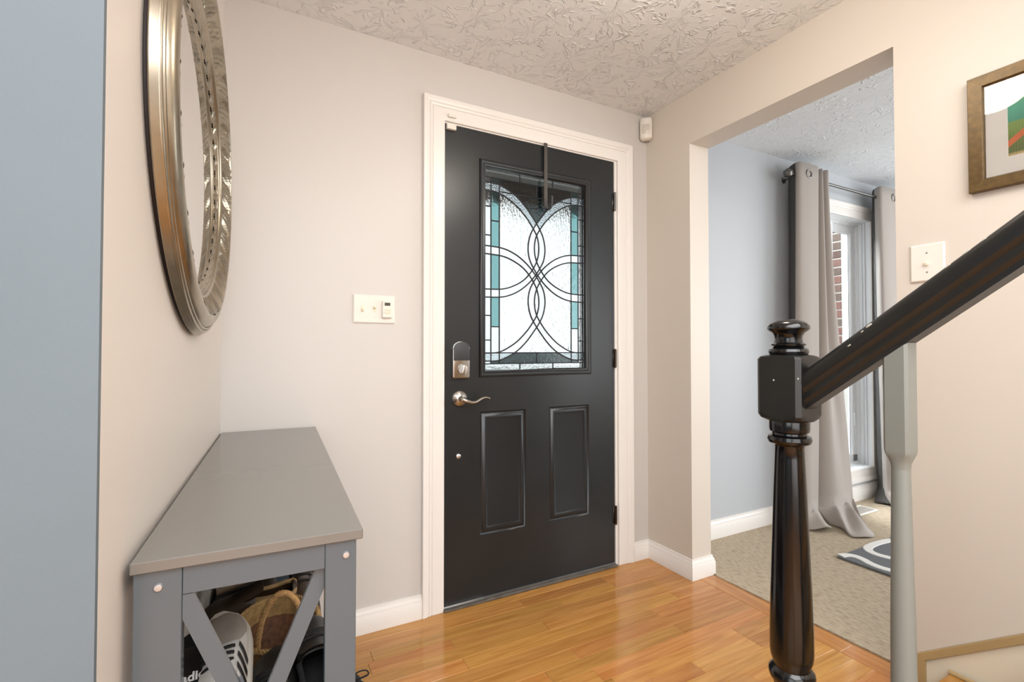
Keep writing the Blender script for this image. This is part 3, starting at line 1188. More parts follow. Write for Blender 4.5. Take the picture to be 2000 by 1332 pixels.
def carved(n_leaf, per, o_in, o_out, h_in, h_out, amp, skew, veins=4):
    """ring of carved fan leaves between two radii: veins spread from the base of every leaf"""
    n = n_leaf * per
    b = MB()
    rs = []
    NJ = 11
    for k in range(n):
        ring = []
        for j in range(NJ):
            u = j / (NJ - 1)
            v = ((k / per + skew * u * u) % 1.0) - 0.5
            w = v / (0.55 + 0.45 * u)
            if abs(w) < 0.5:
                e = math.cos(PI * w) ** 0.5
                lift = e * (0.35 + 0.65 * abs(math.cos(PI * veins * w + 0.4)) ** 0.8)
            else:
                e = lift = 0.0
            lift *= amp * (0.5 + 0.5 * math.sin(PI * (0.1 + 0.85 * u)))
            tip = 0.0035 * u ** 6 * (e * (0.5 + 0.5 * math.cos(2 * PI * veins * w)) - 0.4)
            ring.append(ell(o_in + (o_out - o_in) * u + tip, h_in + (h_out - h_in) * u - 0.004 * math.sin(PI * u) + lift, k, n))
        rs.append(ring)
    rs.append(rs[0])
    b.rings(rs, False)
    bmesh.ops.remove_doubles(b.bm, verts=b.bm.verts, dist=1e-6)
    bmesh.ops.recalc_face_normals(b.bm, faces=b.bm.faces)
    return b


obj('carved_leaf_ring', carved(30, 30, -0.039, 0.0015, 0.010, 0.0360, 0.0105, 0.45, 4), M['champagne'], t, True, 60, 'carved acanthus leaf ring')
obj('bead', oval([(-0.034, 0.004), (-0.0335, 0.013), (-0.036, 0.0185), (-0.040, 0.0205), (-0.0445, 0.019), (-0.047, 0.014), (-0.0485, 0.0105), (-0.052, 0.0100), (-0.054, 0.004)], NM, True), M['champagne'], t, True, 60)
obj('inner_leaf_ring', carved(44, 18, -0.074, -0.051, 0.0036, 0.0085, 0.0048, -0.5, 3), M['champagne'], t, True, 60, 'narrow carved inner leaf border')
b = MB()
n = 96
v = [b.bm.verts.new(ell(-0.069, 0.0046, k, n)) for k in range(n)]
b.bm.faces.new(v)
bmesh.ops.recalc_face_normals(b.bm, faces=b.bm.faces)
v2 = [b.bm.verts.new(ell(-0.069, 0.0026, k, n)) for k in range(n)]
b.bm.faces.new(v2[::-1])
for k in range(n):
    b.bm.faces.new((v[k], v2[k], v2[(k + 1) % n], v[(k + 1) % n]))
obj('mirror_glass', b, M['mirror_glass'], t)

# ------------------------------------------------------------------ shoe bench
BR = -math.atan(0.040)
t = thing('shoe_bench', 'grey painted shoe bench with X braced end against the left wall', 'bench', (XL + 0.0035, -0.016, 0), BR)
# local: x from the wall into the room (0..0.30), y along the wall (-1.115..0), z up
BL = -1.110
M['bench_lit'] = mat('lamplit_seat_paint', '706D68', 0.2, bump=0.06, bscale=400, bdist=0.0004, spec=0.7)  # bench grey warmed and lightened to carry the lamp light on top
obj('seat_board', MB().box(0.0, 0.2985, BL - 0.006, 0.0145, 0.792, 0.808, 0.0015, 1), M['bench_lit'], t, label='grey seat board with warm lamplight put into its colour')


def bench_end(y0, y1, sgn):
    obj('post', MB().box(0.003, 0.058, y0, y1, 0.001, 0.7915, 0.001), M['bench'], t)
    obj('post', MB().box(0.243, 0.289, y0, y1, 0.001, 0.7915, 0.001), M['bench'], t)
    obj('rail', MB().box(0.0585, 0.2425, y0 + 0.001, y1, 0.753, 0.7915, 0.0005), M['bench'], t)
    obj('rail', MB().box(0.0585, 0.2425, y0 + 0.001, y1, 0.262, 0.300, 0.0005), M['bench'], t)
    obj('rail', MB().box(0.0585, 0.2425, y0 + 0.001, y1, 0.050, 0.090, 0.0005), M['bench'], t)
    w = 0.0215   # vertical half-thickness of a brace
    xa, xb, za, zb = 0.0585, 0.2425, 0.752, 0.301
    for fl_, yy0, yy1 in ((0, y0 + 0.002, y0 + 0.011), (1, y0 + 0.0112, y1 - 0.001)):
        x1, x2 = (xa, xb) if fl_ == 0 else (xb, xa)
        pts = [(x1, za), (x1, za - 2 * w), (x2, zb), (x2, zb + 2 * w)]
        sg = 1 if x2 > x1 else -1
        obj('brace', MB().poly_prism([(x1, za), (x1, za - 1.55 * w), (x2 - sg * 0.012, zb), (x2, zb), (x2, zb + 1.55 * w), (x1 + sg * 0.012, za)], 'y', yy0, yy1), M['bench'], t)
    for x, z in ((0.031, 0.769), (0.2735, 0.769)):
        yb = y0 if sgn < 0 else y1
        obj('bolt', MB().lathe([(0, -0.0028), (0.0045, -0.0026), (0.0058, -0.001), (0.006, 0.0005)], 14, (x, yb, z), 'y').xform(Matrix.Identity(4)), M['bolt'], t, True)


bench_end(BL, BL + 0.022, -1)
bench_end(-0.026, -0.004, 1)
obj('shelf', MB().box(0.003, 0.288, BL + 0.0225, -0.0265, 0.275, 0.290, 0.001), M['bench'], t)
obj('shelf', MB().box(0.003, 0.288, BL + 0.0225, -0.0265, 0.065, 0.080, 0.001), M['bench'], t)
obj('rail', MB().box(0.003, 0.019, BL + 0.0225, -0.0265, 0.752, 0.7915, 0.001), M['bench'], t)
obj('rail', MB().box(0.272, 0.288, BL + 0.0225, -0.0265, 0.752, 0.7915, 0.001), M['bench'], t)


# ------------------------------------------------------------------ shoes
def frame_from(fwd, up):
    f = Vector(fwd).normalized()
    u = Vector(up)
    u = (u - f * u.dot(f)).normalized()
    s = u.cross(f)
    return Matrix((f, s, u)).transposed().to_4x4()


ST = [  # t, half width, sole top z, collar / instep height
    (0.0, 0.012, 0.026, 0.074), (0.03, 0.025, 0.025, 0.082), (0.10, 0.032, 0.024, 0.080), (0.22, 0.034, 0.023, 0.070), (0.34, 0.033, 0.022, 0.066),
    (0.46, 0.035, 0.021, 0.072), (0.56, 0.039, 0.020, 0.074), (0.66, 0.043, 0.020, 0.063), (0.76, 0.046, 0.020, 0.053), (0.86, 0.044, 0.021, 0.046),
    (0.93, 0.036, 0.022, 0.041), (0.98, 0.022, 0.024, 0.035), (1.0, 0.008, 0.026, 0.030)]
NSEC = 17
WS = [1.0]          # width factor of the shoe being built


def shoe_at(t, k):
    """station values at t"""
    g = WS[0] if k == 1 else 1.0
    for a, b in zip(ST, ST[1:]):
        if t <= b[0]:
            u = (t - a[0]) / (b[0] - a[0])
            return (a[k] + (b[k] - a[k]) * u) * g
    return ST[-1][k] * g


def shoe_surf(t, u, L, hs=1.0, off=0.0):
    """point of the upper: u 0..1 from one sole edge over the top to the other"""
    w, z0, z1 = shoe_at(t, 1) + off, shoe_at(t, 2), shoe_at(t, 3) * hs + off
    a = PI * u
    c, s = math.cos(a), math.sin(a)
    y = w * math.copysign(abs(c) ** 0.62, c)
    z = z0 + (z1 - z0) * abs(s) ** 0.72
    return (t * L, y, z)


def make_shoe(name, label, loc, fwd, up, L=0.28, upper='shoe_black', sole='shoe_sole_dark', lining='shoe_black_mesh', toe=None, stripes=None,
              laces='lace', hs=1.0, heel=0.0, group=None, opening=(0.05, 0.44)):
    root = bpy.data.objects.new(name, None)
    COL.objects.link(root)
    root.empty_display_size = 0.05
    root.matrix_world = T(*loc) @ frame_from(fwd, up)
    tag(root, label, 'shoe', group)
    ts = [0.0, 0.015, 0.04, 0.07, 0.1, 0.16, 0.22, 0.28, 0.34, 0.40, 0.44, 0.50, 0.56, 0.62, 0.68, 0.74, 0.80, 0.86, 0.90, 0.93, 0.96, 0.98, 0.993, 1.0]
    b = MB()
    R = [[b.bm.verts.new(shoe_surf(t, i / (NSEC - 1), L, hs)) for i in range(NSEC)] for t in ts]
    for k in range(len(ts) - 1):
        for i in range(NSEC - 1):
            tm_ = (ts[k] + ts[k + 1]) / 2
            um = (i + 0.5) / (NSEC - 1)
            if opening[0] < tm_ < opening[1] and 0.22 < um < 0.78:
                continue
            b.bm.faces.new((R[k][i], R[k + 1][i], R[k + 1][i + 1], R[k][i + 1]))
    b.bm.faces.new(R[0][::-1])
    b.bm.faces.new(R[-1])
    bmesh.ops.recalc_face_normals(b.bm, faces=b.bm.faces)
    up_o = obj('upper', b, M[upper], root, True, 60)
    md = up_o.modifiers.new('thickness', 'SOLIDIFY')
    md.thickness = 0.004
    md.offset = -1
    # sole follows the plan outline
    def outline(off, z, lift=0.0):
        pts = []
        tt = np.linspace(0, 1, 22)
        for t in tt:
            pts.append((t * L, shoe_at(t, 1) + off, z + 0.012 * max(0, (t - 0.8) / 0.2) ** 2))
        for t in tt[::-1]:
            pts.append((t * L, -shoe_at(t, 1) - off, z + 0.012 * max(0, (t - 0.8) / 0.2) ** 2))
        return pts
    b = MB()
    b.rings([outline(-0.003, 0.0), outline(0.003, 0.003), outline(0.0045, 0.012), outline(0.0035, 0.023), outline(0.0, 0.0262), outline(-0.004, 0.0265)])
    so = obj('sole', b, M[sole], root, True, 50)
    b = MB()
    b.rings([[(t * L, shoe_at(t, 1) * 0.86 * sg, 0.030) for t in np.linspace(0.02, 0.6, 12)] for sg in (-1, -0.3, 0.3, 1)], False)
    obj('insole', b, M[lining], root)
    # collar roll and tongue
    col = []
    for t in np.linspace(0.44, 0.03, 10):
        col.append(shoe_surf(t, 0.215, L, hs))
    for t in np.linspace(0.03, 0.44, 10):
        col.append(shoe_surf(t, 0.785, L, hs))
    obj('collar', MB().tube(spline(col, 3), 0.0058, 8), M[lining], root, True)
    b = MB()
    rs = []
    for t, zz, ww in ((0.62, 0.0, 0.022), (0.54, 0.006, 0.026), (0.46, 0.014, 0.028), (0.39, 0.024, 0.028), (0.35, 0.032, 0.024)):
        x, _, z = shoe_surf(t, 0.5, L, hs, 0.0015)
        z = shoe_surf(0.5, 0.5, L, hs)[2] + zz if t < 0.55 else z
        rs.append([(x, yy * ww, z - 0.35 * abs(yy) ** 2 * 0.02) for yy in (-1, -0.5, 0, 0.5, 1)] + [(x, yy * ww, z - 0.006 - 0.007 * abs(yy) ** 2) for yy in (1, 0.5, 0, -0.5, -1)])
    b.rings(rs)
    obj('tongue', b, M[upper], root, True, 60)
    if laces:
        for k, t in enumerate((0.49, 0.545, 0.60, 0.65)):
            pts = [shoe_surf(t + 0.012 * (u - 0.5) * (1 if k % 2 else -1), u, L, hs, 0.003 + 0.002 * math.sin(PI * (u - 0.34) / 0.32)) for u in np.linspace(0.34, 0.66, 8)]
            obj('lace', MB().tube(pts, 0.0032, 6, flat=0.55), M[laces], root, True)
    if toe:
        b = MB()
        g = [[b.bm.verts.new(shoe_surf(t, u, L, hs, 0.0016)) for u in np.linspace(0.06 + 0.20 * max(0, (0.80 - t) / 0.1), 0.94 - 0.20 * max(0, (0.80 - t) / 0.1), 15)]
             for t in (0.70, 0.74, 0.78, 0.82, 0.86, 0.90, 0.93, 0.96, 0.98, 0.993)]
        for a, c in zip(g, g[1:]):
            for i in range(14):
                b.bm.faces.new((a[i], c[i], c[i + 1], a[i + 1]))
        bmesh.ops.recalc_face_normals(b.bm, faces=b.bm.faces)
        obj('toe_cap', b, M[toe], root, True, 60)
    if stripes:
        for sd in (0, 1):
            for k in range(3):
                t0 = 0.40 + 0.075 * k
                b = MB()
                g = []
                for q in range(9):
                    u = 0.03 + 0.235 * q / 8
                    tt = t0 + 0.10 * q / 8
                    uu = u if sd == 0 else 1 - u
                    g.append([b.bm.verts.new(shoe_surf(tt + d, uu, L, hs, 0.0018)) for d in (0.0, 0.040)])
                for a, c in zip(g, g[1:]):
                    b.bm.faces.new((a[0], c[0], c[1], a[1]))
                bmesh.ops.recalc_face_normals(b.bm, faces=b.bm.faces)
                obj('stripe', b, M[stripes], root, True, 60)
    return root


GR = 'shoes heaped on the bench shelf'
WS[0] = 0.88
SN = make_shoe('sneaker', 'off-white sneaker with three black stripes leaning toe up in the shoe bench', (-0.722, -1.076, 0.436), (-0.030, 0.24, 0.140), (-0.24, -0.45, 0.85),
               L=0.262, upper='shoe_white', sole='gum', lining='lining', toe='suede_grey', stripes='shoe_black', laces='lace')
WS[0] = 1.0
make_shoe('sneaker', 'black sneaker flat on the shelf under the white striped sneaker', (-0.797, -0.91, 0.2912), (-0.03, 1.0, 0.0), (0, 0, 1.0), L=0.27, upper='shoe_black_mesh')
make_shoe('ankle_boot', 'black leather shoe at the front of the heap beside the right brace', (-0.664, -1.06, 0.372), (0.03, 0.80, 0.20), (-0.15, -0.25, 0.9), L=0.27, hs=1.15)
make_shoe('ankle_boot', 'black shoe with a wide open collar at the front beside the right bench post', (-0.578, -1.00, 0.388), (-0.05, 0.80, 0.20), (-0.12, -0.22, 0.95), L=0.27, hs=1.25)
B3 = make_shoe('sneaker', 'black sneaker with a small pale label low at the right post', (-0.578, -1.078, 0.2912), (0.0, 1.0, 0.0), (0, 0, 1.0), L=0.27, upper='shoe_black_mesh')
obj('label_patch', MB().box(0.062, 0.082, 0.0375, 0.0385, 0.040, 0.062, 0.0003), M['white_print'], B3, label='small pale woven label')
make_shoe('sneaker', 'black mesh sneaker under the black leather shoe beside the right brace', (-0.668, -1.072, 0.2912), (0.0, 1.0, 0.0), (0, 0, 1.0), L=0.27, upper='shoe_black_mesh')
make_shoe('sneaker', 'black shoe at the bottom of the heap between the wall and the straw basket', (-0.79, -0.605, 0.2912), (-0.03, 1, 0), (0, 0, 1), L=0.27)
make_shoe('loafer', 'worn taupe shoe lying sideways on top at the back left of the heap', (-0.785, -0.475, 0.462), (0.92, 0.16, 0.12), (-0.25, 0.5, 0.83), L=0.25, upper='tan', sole='taupe_sole', lining='brown', laces=None)
make_shoe('loafer', 'dark brown shoe with a tan lining below the taupe shoe at the back', (-0.595, -0.475, 0.388), (-0.75, 0.06, -0.02), (-0.05, -0.25, 0.95), L=0.225, upper='brown', sole='tan', lining='tan', laces=None)
make_shoe('sandal', 'flat pale soled shoe slanting up under the bench top', (-0.725, -0.375, 0.462), (0.75, 0.15, 0.20), (-0.35, 0.6, 0.7), L=0.24, upper='brown', sole='taupe_sole', laces=None, hs=0.8)
make_shoe('ankle_boot', 'tall dark brown boot at the back right of the heap behind the straw basket', (-0.572, -0.255, 0.2912), (-0.02, -1.0, 0.0), (0, 0, 1.0), L=0.25, upper='brown', hs=2.1, sole='shoe_sole_dark')
make_shoe('ankle_boot', 'dark brown boot lying flat on the shelf at the far end', (-0.675, -0.07, 0.2912), (0.0, -1, 0.0), (0, 0, 1.0), L=0.27, upper='brown', hs=1.5)
make_shoe('sneaker', 'black shoe at the far end of the shelf next to the wall', (-0.766, -0.045, 0.2912), (-0.02, -1, 0.0), (0, 0, 1.0), L=0.27)

# slide sandal with a printed strap
sl = bpy.data.objects.new('slide_sandal', None)
COL.objects.link(sl)
sl.matrix_world = T(-0.780, -1.0705, 0.442) @ frame_from((-0.03, 0.75, 0.40), (-0.10, -0.45, 0.85))
SLL = 0.235
tag(sl, 'black slide sandal with white lettering behind the left brace of the bench', 'sandal')
b = MB()


def slide_outline(off, z):
    pts = []
    tt = np.linspace(0, 1, 20)
    for t_ in tt:
        pts.append((t_ * SLL, shoe_at(t_, 1) + off, z + 0.01 * t_ * t_))
    for t_ in tt[::-1]:
        pts.append((t_ * SLL, -shoe_at(t_, 1) - off, z + 0.01 * t_ * t_))
    return pts


b.rings([slide_outline(-0.002, 0), slide_outline(0.003, 0.004), slide_outline(0.003, 0.018), slide_outline(0.0, 0.022), slide_outline(-0.006, 0.018)])
obj('footbed', b, M['shoe_black_mesh'], sl, True, 50)
b = MB()
rs = []
for t_ in (0.45, 0.49, 0.62, 0.76, 0.80):
    hh = 0.048 if 0.46 < t_ < 0.78 else 0.044
    ring = []
    for u in np.linspace(0, 1, 13):
        a = PI * u
        ring.append((t_ * SLL, (shoe_at(t_, 1) + 0.006) * math.copysign(abs(math.cos(a)) ** 0.7, math.cos(a)), 0.012 + hh * math.sin(a) ** 0.7))
    for u in np.linspace(1, 0, 13):
        a = PI * u
        ring.append((t_ * SLL, (shoe_at(t_, 1) + 0.001) * math.copysign(abs(math.cos(a)) ** 0.7, math.cos(a)), 0.012 + (hh - 0.005) * math.sin(a) ** 0.7))
    rs.append(ring)
b.rings(rs)
st = obj('strap', b, M['shoe_black'], sl, True, 50)
tc = bpy.data.curves.new('lettering', 'FONT')
tc.body = 'adidas'
tc.size = 0.0205
tc.extrude = 0.0004
tc.align_x = 'CENTER'
tc.offset = 0.0006
tc.resolution_u = 4
to = bpy.data.objects.new('lettering', tc)
COL.objects.link(to)
me = bpy.data.meshes.new_from_object(to.evaluated_get(bpy.context.evaluated_depsgraph_get()))
bpy.data.objects.remove(to)
bpy.data.curves.remove(tc)
me.materials.clear()
to = link('lettering', me, M['white_print'], st)
to.location = (0.124, -0.011, 0.0618)
to.rotation_euler = (0, 0, -PI / 2)

# ---- shoe on the floor beyond the bench
fs = make_shoe('sneaker', 'black laced sneaker on the wood floor beside the right side of the bench', (-0.452, -0.545, 0.0005), (0.06, 1, 0), (0, 0, 1), L=0.28,
               upper='shoe_black_mesh', sole='green_mint', laces='lace')
for sgn, a in ((1, 0.2), (-1, 2.6)):
    P = spline([(0.150, 0, 0.084), (0.150 + 0.01 * sgn, -0.022, 0.100), (0.150 + 0.016 * sgn, -0.050, 0.097), (0.150 + 0.004 * sgn, -0.055, 0.090), (0.148, -0.024, 0.088), (0.150, 0, 0.084)], 5)
    if sgn < 0:
        P = [(x, -y * 0.8, z) for x, y, z in P]
    obj('bow_loop', MB().tube(P, 0.0030, 6, flat=0.6), M['lace'], fs, True)
P = spline([(0.150, -0.002, 0.084), (0.147, -0.030, 0.082), (0.140, -0.052, 0.060), (0.132, -0.060, 0.020), (0.128, -0.072, 0.004)], 5)
obj('lace_end', MB().tube(P, 0.0028, 6, flat=0.6), M['lace'], fs, True)

# ------------------------------------------------------------------ straw basket with rope handle
t = thing('straw_basket', 'straw basket with a twisted rope handle in the middle of the shoe heap', 'basket', (-0.652, -0.665, 0.2905))
bx, by = 0.088, 0.120
b = MB()
NB = 60


def bring(s, z, k):
    return [((bx * s) * math.cos(2 * PI * i / NB) * (1 + 0.012 * math.cos(PI * (i + k))), (by * s) * math.sin(2 * PI * i / NB) * (1 + 0.012 * math.cos(PI * (i + k))), z) for i in range(NB)]


rs = [bring(0.78 + 0.17 * (k / 14) ** 0.8, 0.002 + 0.0088 * k, k) for k in range(15)]
rs += [bring(0.90, 0.124, 0), bring(0.74, 0.01, 0)]
b.rings(rs)
obj('weave', b, M['wicker_dark'], t, True, 70, 'dark brown woven body')
b = MB()
rs = [bring(0.955 + 0.008 * k, 0.1255 + 0.0072 * k, k) for k in range(6)]
rs += [bring(0.95 - 0.01 * k, 0.1615 - 0.0072 * k, k) for k in range(6)]
rs.append(rs[0])
b.rings(rs, True, False, False)
obj('straw_band', b, M['wicker'], t, True, 70, 'pale straw upper band')


def twist(b, path, R, r, turns, seg=6):
    n = len(path)
    for ph in (0, 2 * PI / 3, 4 * PI / 3):
        pts = []
        for i, p in enumerate(path):
            p = Vector(p)
            tg = (Vector(path[min(n - 1, i + 1)]) - Vector(path[max(0, i - 1)])).normalized()
            a = tg.cross(Vector((1, 0.2, 0.1))).normalized()
            c = tg.cross(a)
            an = ph + 2 * PI * turns * i / (n - 1)
            pts.append(p + a * (R * math.cos(an)) + c * (R * math.sin(an)))
        b.tube(pts, r, seg)


b = MB()
ring = [(bx * 1.01 * math.cos(2 * PI * i / 120), by * 1.01 * math.sin(2 * PI * i / 120), 0.163) for i in range(121)]
twist(b, ring, 0.0032, 0.0036, 26)
obj('rim', b, M['wicker'], t, True)
b = MB()
P = [(0.046 * math.cos(a) + 0.004, -0.080 - 0.02 * math.sin(a), 0.150 + 0.122 * math.sin(a)) for a in np.linspace(-0.15, PI + 0.25, 90)]
twist(b, P, 0.0034, 0.0040, 13)
obj('rope_handle', b, M['rope'], t, True, 60, 'twisted natural rope handle')

# ------------------------------------------------------------------ stairs, newel, handrail, baluster
NX_, NY_ = 0.268, -1.322
sk = struct('trim_3', label='stair skirting board on the cream wall at lower right')
zt = lambda y: 0.148 + (-1.183 - y) * 0.762
b = MB()
b.poly_prism([(-1.186, 0.0), (-1.186, zt(-1.186) - 0.012), (-2.9, zt(-2.9) - 0.012), (-2.9, 0.0)], 'x', XR - 0.012, XR - 0.0003)
obj('skirt_board', b, M['skirt_cream'], sk)
b = MB()
b.poly_prism([(-1.1832, 0.0), (-1.1832, zt(-1.1832)), (-2.9, zt(-2.9)), (-2.9, zt(-2.9) - 0.026), (-1.204, zt(-1.204) - 0.026), (-1.204, 0.0)], 'x', XR - 0.021, XR - 0.0005, 0.0015)
obj('cap_moulding', b, M['skirt_tan'], sk, label='tan cap moulding')

sr = struct('stairs', label='wooden staircase rising toward the camera along the cream wall')
zs = 0.137
ys = -1.262
z0 = 0.001
for k in range(7):
    yn = ys - 0.25 * k
    zk = zs + 0.191 * k
    obj('riser', MB().box(0.235, XR - 0.022, yn - 0.032, yn - 0.018, z0, zk - 0.0285), M['skirt_cream'], sr)
    bb = MB()
    bb.box(0.215, XR - 0.022, yn - 0.282, yn, zk - 0.028, zk, 0.008, 3)
    obj('tread', bb, M['wood'], sr)
    z0 = zk + 0.0005
obj('quarter_round', MB().tube([(XR - 0.026, ys - 0.002, zs + 0.004), (XR - 0.026, ys - 0.235, zs + 0.004)], 0.007, 8), M['skirt_tan'], sr)
st_b = MB()
st_b.poly_prism([(ys - 0.04, 0.001), (ys - 0.04, zs - 0.03)] + [p for k in range(6) for p in ((ys - 0.25 * k - 0.27, zs + 0.191 * k - 0.03), (ys - 0.25 * k - 0.27, zs + 0.191 * (k + 1) - 0.03))] +
                [(ys - 1.74, 0.001)], 'x', 0.2355, 0.2555)
obj('stringer', st_b, M['skirt_cream'], sr)

t = thing('newel_post', 'glossy black turned newel post with a mushroom finial at the foot of the stairs', 'post', (NX_, NY_, 0.0), 0.06)
HB = 0.0445
obj('base_block', MB().box(-HB, HB, -HB, HB, 0.001, 0.34, 0.003, 2), M['black_gloss'], t)
ZB0, ZB1_ = 0.948, 1.079
prof = [(0.0435, 0.338), (0.0425, 0.352), (0.030, 0.362), (0.028, 0.372), (0.0295, 0.390), (0.034, 0.412), (0.0345, 0.418), (0.040, 0.423), (0.0425, 0.431), (0.042, 0.439), (0.037, 0.4455),
        (0.0335, 0.449), (0.0345, 0.455), (0.0385, 0.466), (0.0398, 0.480), (0.0395, 0.52), (0.0375, 0.60), (0.034, 0.70), (0.0305, 0.80), (0.0275, 0.87), (0.0268, 0.893), (0.0285, 0.897),
        (0.0385, 0.9015), (0.0410, 0.9075), (0.0392, 0.9145), (0.032, 0.918), (0.0315, 0.922), (0.0365, 0.925), (0.0372, 0.931), (0.0372, 0.943), (0.036, 0.952)]
obj('turned_shaft', MB().lathe(prof, 40), M['black_gloss'], t, True, 35)
# square block with arched ends
b = MB()
rs = []
for z, s in ((ZB0 - 0.002, 0.0), (ZB0, 0.3), (ZB0 + 0.004, 0.62), (ZB0 + 0.011, 0.9), (ZB0 + 0.016, 1.0), (ZB1_ - 0.012, 1.0), (ZB1_ - 0.007, 0.9), (ZB1_ - 0.0015, 0.62), (ZB1_ + 0.001, 0.3), (ZB1_ + 0.002, 0.0)):
    ring = []
    for i in range(32):
        a = 2 * PI * (i + 0.5) / 32
        c, d = math.cos(a), math.sin(a)
        q = 1 / max(abs(c), abs(d))
        rad_sq = HB * q                                    # square
        rad_c = 0.037 + (HB * 1.414 - 0.037) * s           # circle cutting the corners at the ends
        r_ = min(rad_sq, max(rad_c, 0.037))
        if r_ > HB * 1.36:
            r_ = HB * 1.36
        ring.append((r_ * c, r_ * d, z))
    rs.append(ring)
b.rings(rs)
bl = obj('square_block', b, M['rail_black'], t, True, 30)
prof = [(0.030, 1.078), (0.0355, 1.082), (0.0372, 1.0875), (0.0355, 1.0925), (0.030, 1.0955), (0.0272, 1.0985), (0.0315, 1.1005), (0.032, 1.103), (0.0265, 1.106), (0.0252, 1.112),
        (0.0258, 1.120), (0.030, 1.1265), (0.0365, 1.131), (0.0392, 1.1345), (0.0385, 1.140), (0.033, 1.1465), (0.023, 1.1515), (0.010, 1.1545), (0.0, 1.155)]
fi = obj('finial', MB().lathe(prof, 40), M['black_gloss'], t, True, 35)
for (x, y, z) in ((-HB - 0.0002, 0.006, 1.03), (-HB + 0.001, -HB * 0.93, 1.035)):
    obj('paint_chip', MB().lathe([(0, -0.0004), (0.0014, -0.0003), (0.002, 0.0002)], 7, (x, y, z), 'x'), M['chip'], bl)

# handrail: moulded profile swept down to the newel
t = thing('handrail', 'worn glossy black stair handrail rising from the newel post to upper right', 'handrail', (NX_ - 0.003, NY_ - HB, 1.012))
rp_ = [(-0.017, -0.030), (-0.017, -0.022), (-0.024, -0.016), (-0.0215, -0.009), (-0.0215, -0.005), (-0.029, 0.002), (-0.0315, 0.011), (-0.030, 0.020), (-0.024, 0.0275), (-0.013, 0.032), (0.0, 0.0335)]
rp_ = rp_ + [(-x, z) for x, z in rp_[-2::-1]]
sl_ = 0.765
ca = 1 / math.hypot(1, sl_)
b = MB()
rs = []
for d in np.linspace(0.0, 1.7, 24):
    rs.append([(x, -d, d * sl_ + z / ca) for x, z in rp_])
b.rings(rs)
hr = obj('rail', b, M['rail_black'], t, True, 30)
rc = random.Random(5)
for d, x, z, s in ((0.118, -0.027, 0.0245, 0.0042), (0.108, -0.0285, 0.0225, 0.0018), (0.088, -0.0305, 0.0155, 0.0026), (0.225, -0.022, 0.0285, 0.004), (0.247, -0.018, 0.0302, 0.0045), (0.268, -0.022, 0.0285, 0.003)):
    b = MB()
    b.lathe([(0, 0.0006), (s * 0.8, 0.0005), (s, -0.0008)], 8, (0, 0, 0), 'z')
    b.xform(T(x, -d, d * sl_ + z / ca + 0.0006) @ Matrix.Rotation(-math.atan(sl_), 4, 'X') @ Matrix.Rotation(-0.75, 4, 'Y') @ Matrix.Diagonal((0.7, 1.5, 1, 1)))
    obj('paint_chip', b, M['chip'], hr, label='bare spot in the black paint')

BX, BY = 0.266, -1.517
zr = 1.012 + (NY_ - HB - BY) * sl_ - 0.030 / ca - 0.0005
t = thing('baluster', 'grey painted baluster with a square top under the black handrail', 'baluster', (BX, BY, 0.3285))
hb = 0.0185
b = MB()
b0 = 0.915 - 0.3285
rs = []
ztop = zr - 0.3285
prof2 = []
for z, s, sq in ((b0 - 0.026, 0.0135, 0), (b0 - 0.016, 0.0142, 0.1), (b0 - 0.006, 0.0165, 0.55), (b0, 0.0178, 0.9), (b0 + 0.006, hb, 1)):
    prof2.append((z, s, sq))
for z, s, sq in prof2:
    ring = []
    for i in range(24):
        a = 2 * PI * (i + 0.5) / 24
        c, d = math.cos(a), math.sin(a)
        q = min(1.32, 1 / max(abs(c), abs(d)))
        r_ = s * (1 + (q - 1) * sq)
        ring.append((r_ * c, r_ * d, z))
    rs.append(ring)
top = []
for i in range(24):
    a = 2 * PI * (i + 0.5) / 24
    c, d = math.cos(a), math.sin(a)
    q = min(1.32, 1 / max(abs(c), abs(d)))
    top.append((hb * q * c, hb * q * d, ztop - hb * q * d * sl_))
rs.append(top)
b.rings(rs)
obj('square_top', b, M['baluster'], t, True, 35)
prof = [(0.0185, 0.0), (0.0185, 0.10), (0.012, 0.108), (0.012, 0.115), (0.0165, 0.125), (0.0165, 0.132), (0.0135, 0.14), (0.0178, 0.165), (0.0182, 0.20), (0.0175, 0.30), (0.0155, 0.42), (0.0138, b0 - 0.05), (0.0134, b0 - 0.022)]
obj('turned_shaft', MB().lathe(prof, 24), M['baluster'], t, True, 35)

# ------------------------------------------------------------------ window of the next room
tr = struct('trim_4', label='white moulded casing around the living room window')
path = [(WX0, WZ0), (WX0, WZ1), (WX1, WZ1), (WX1, WZ0), (WX0, WZ0)]
colsW = [offset_path([(WX1, WZ0)] + path[:4] + [(WX0, WZ0), (WX0, WZ1)], o)[1:6] for o, th in CAS]
for i in range(4):
    b = MB()
    b.rings([[(colsW[j][k].x, -CAS[j][1], colsW[j][k].y) for j in range(len(CAS))] for k in (i, i + 1)])
    obj('casing', b, M['trim'], tr, True, 25)
win = struct('window_1', label='white vinyl window behind the taupe curtains')
b = MB()
b.frame_rings(WX0 + 0.001, WX1 - 0.001, WZ0 + 0.001, WZ1 - 0.001, [(0, -0.001), (0.0, 0.055), (0.006, 0.058), (0.006, 0.074), (0.016, 0.074), (0.016, 0.08), (0.022, 0.08), (0.022, 0.088), (0.026, 0.09), (0.026, 0.128)], False)
obj('frame', b, M['vinyl'], win, False)
# jamb track fins on the right
for k, y in enumerate((0.030, 0.050)):
    obj('track', MB().box(WX1 - 0.012, WX1 - 0.0012, y, y + 0.006, WZ0 + 0.004, WZ1 - 0.004), M['vinyl'], win)


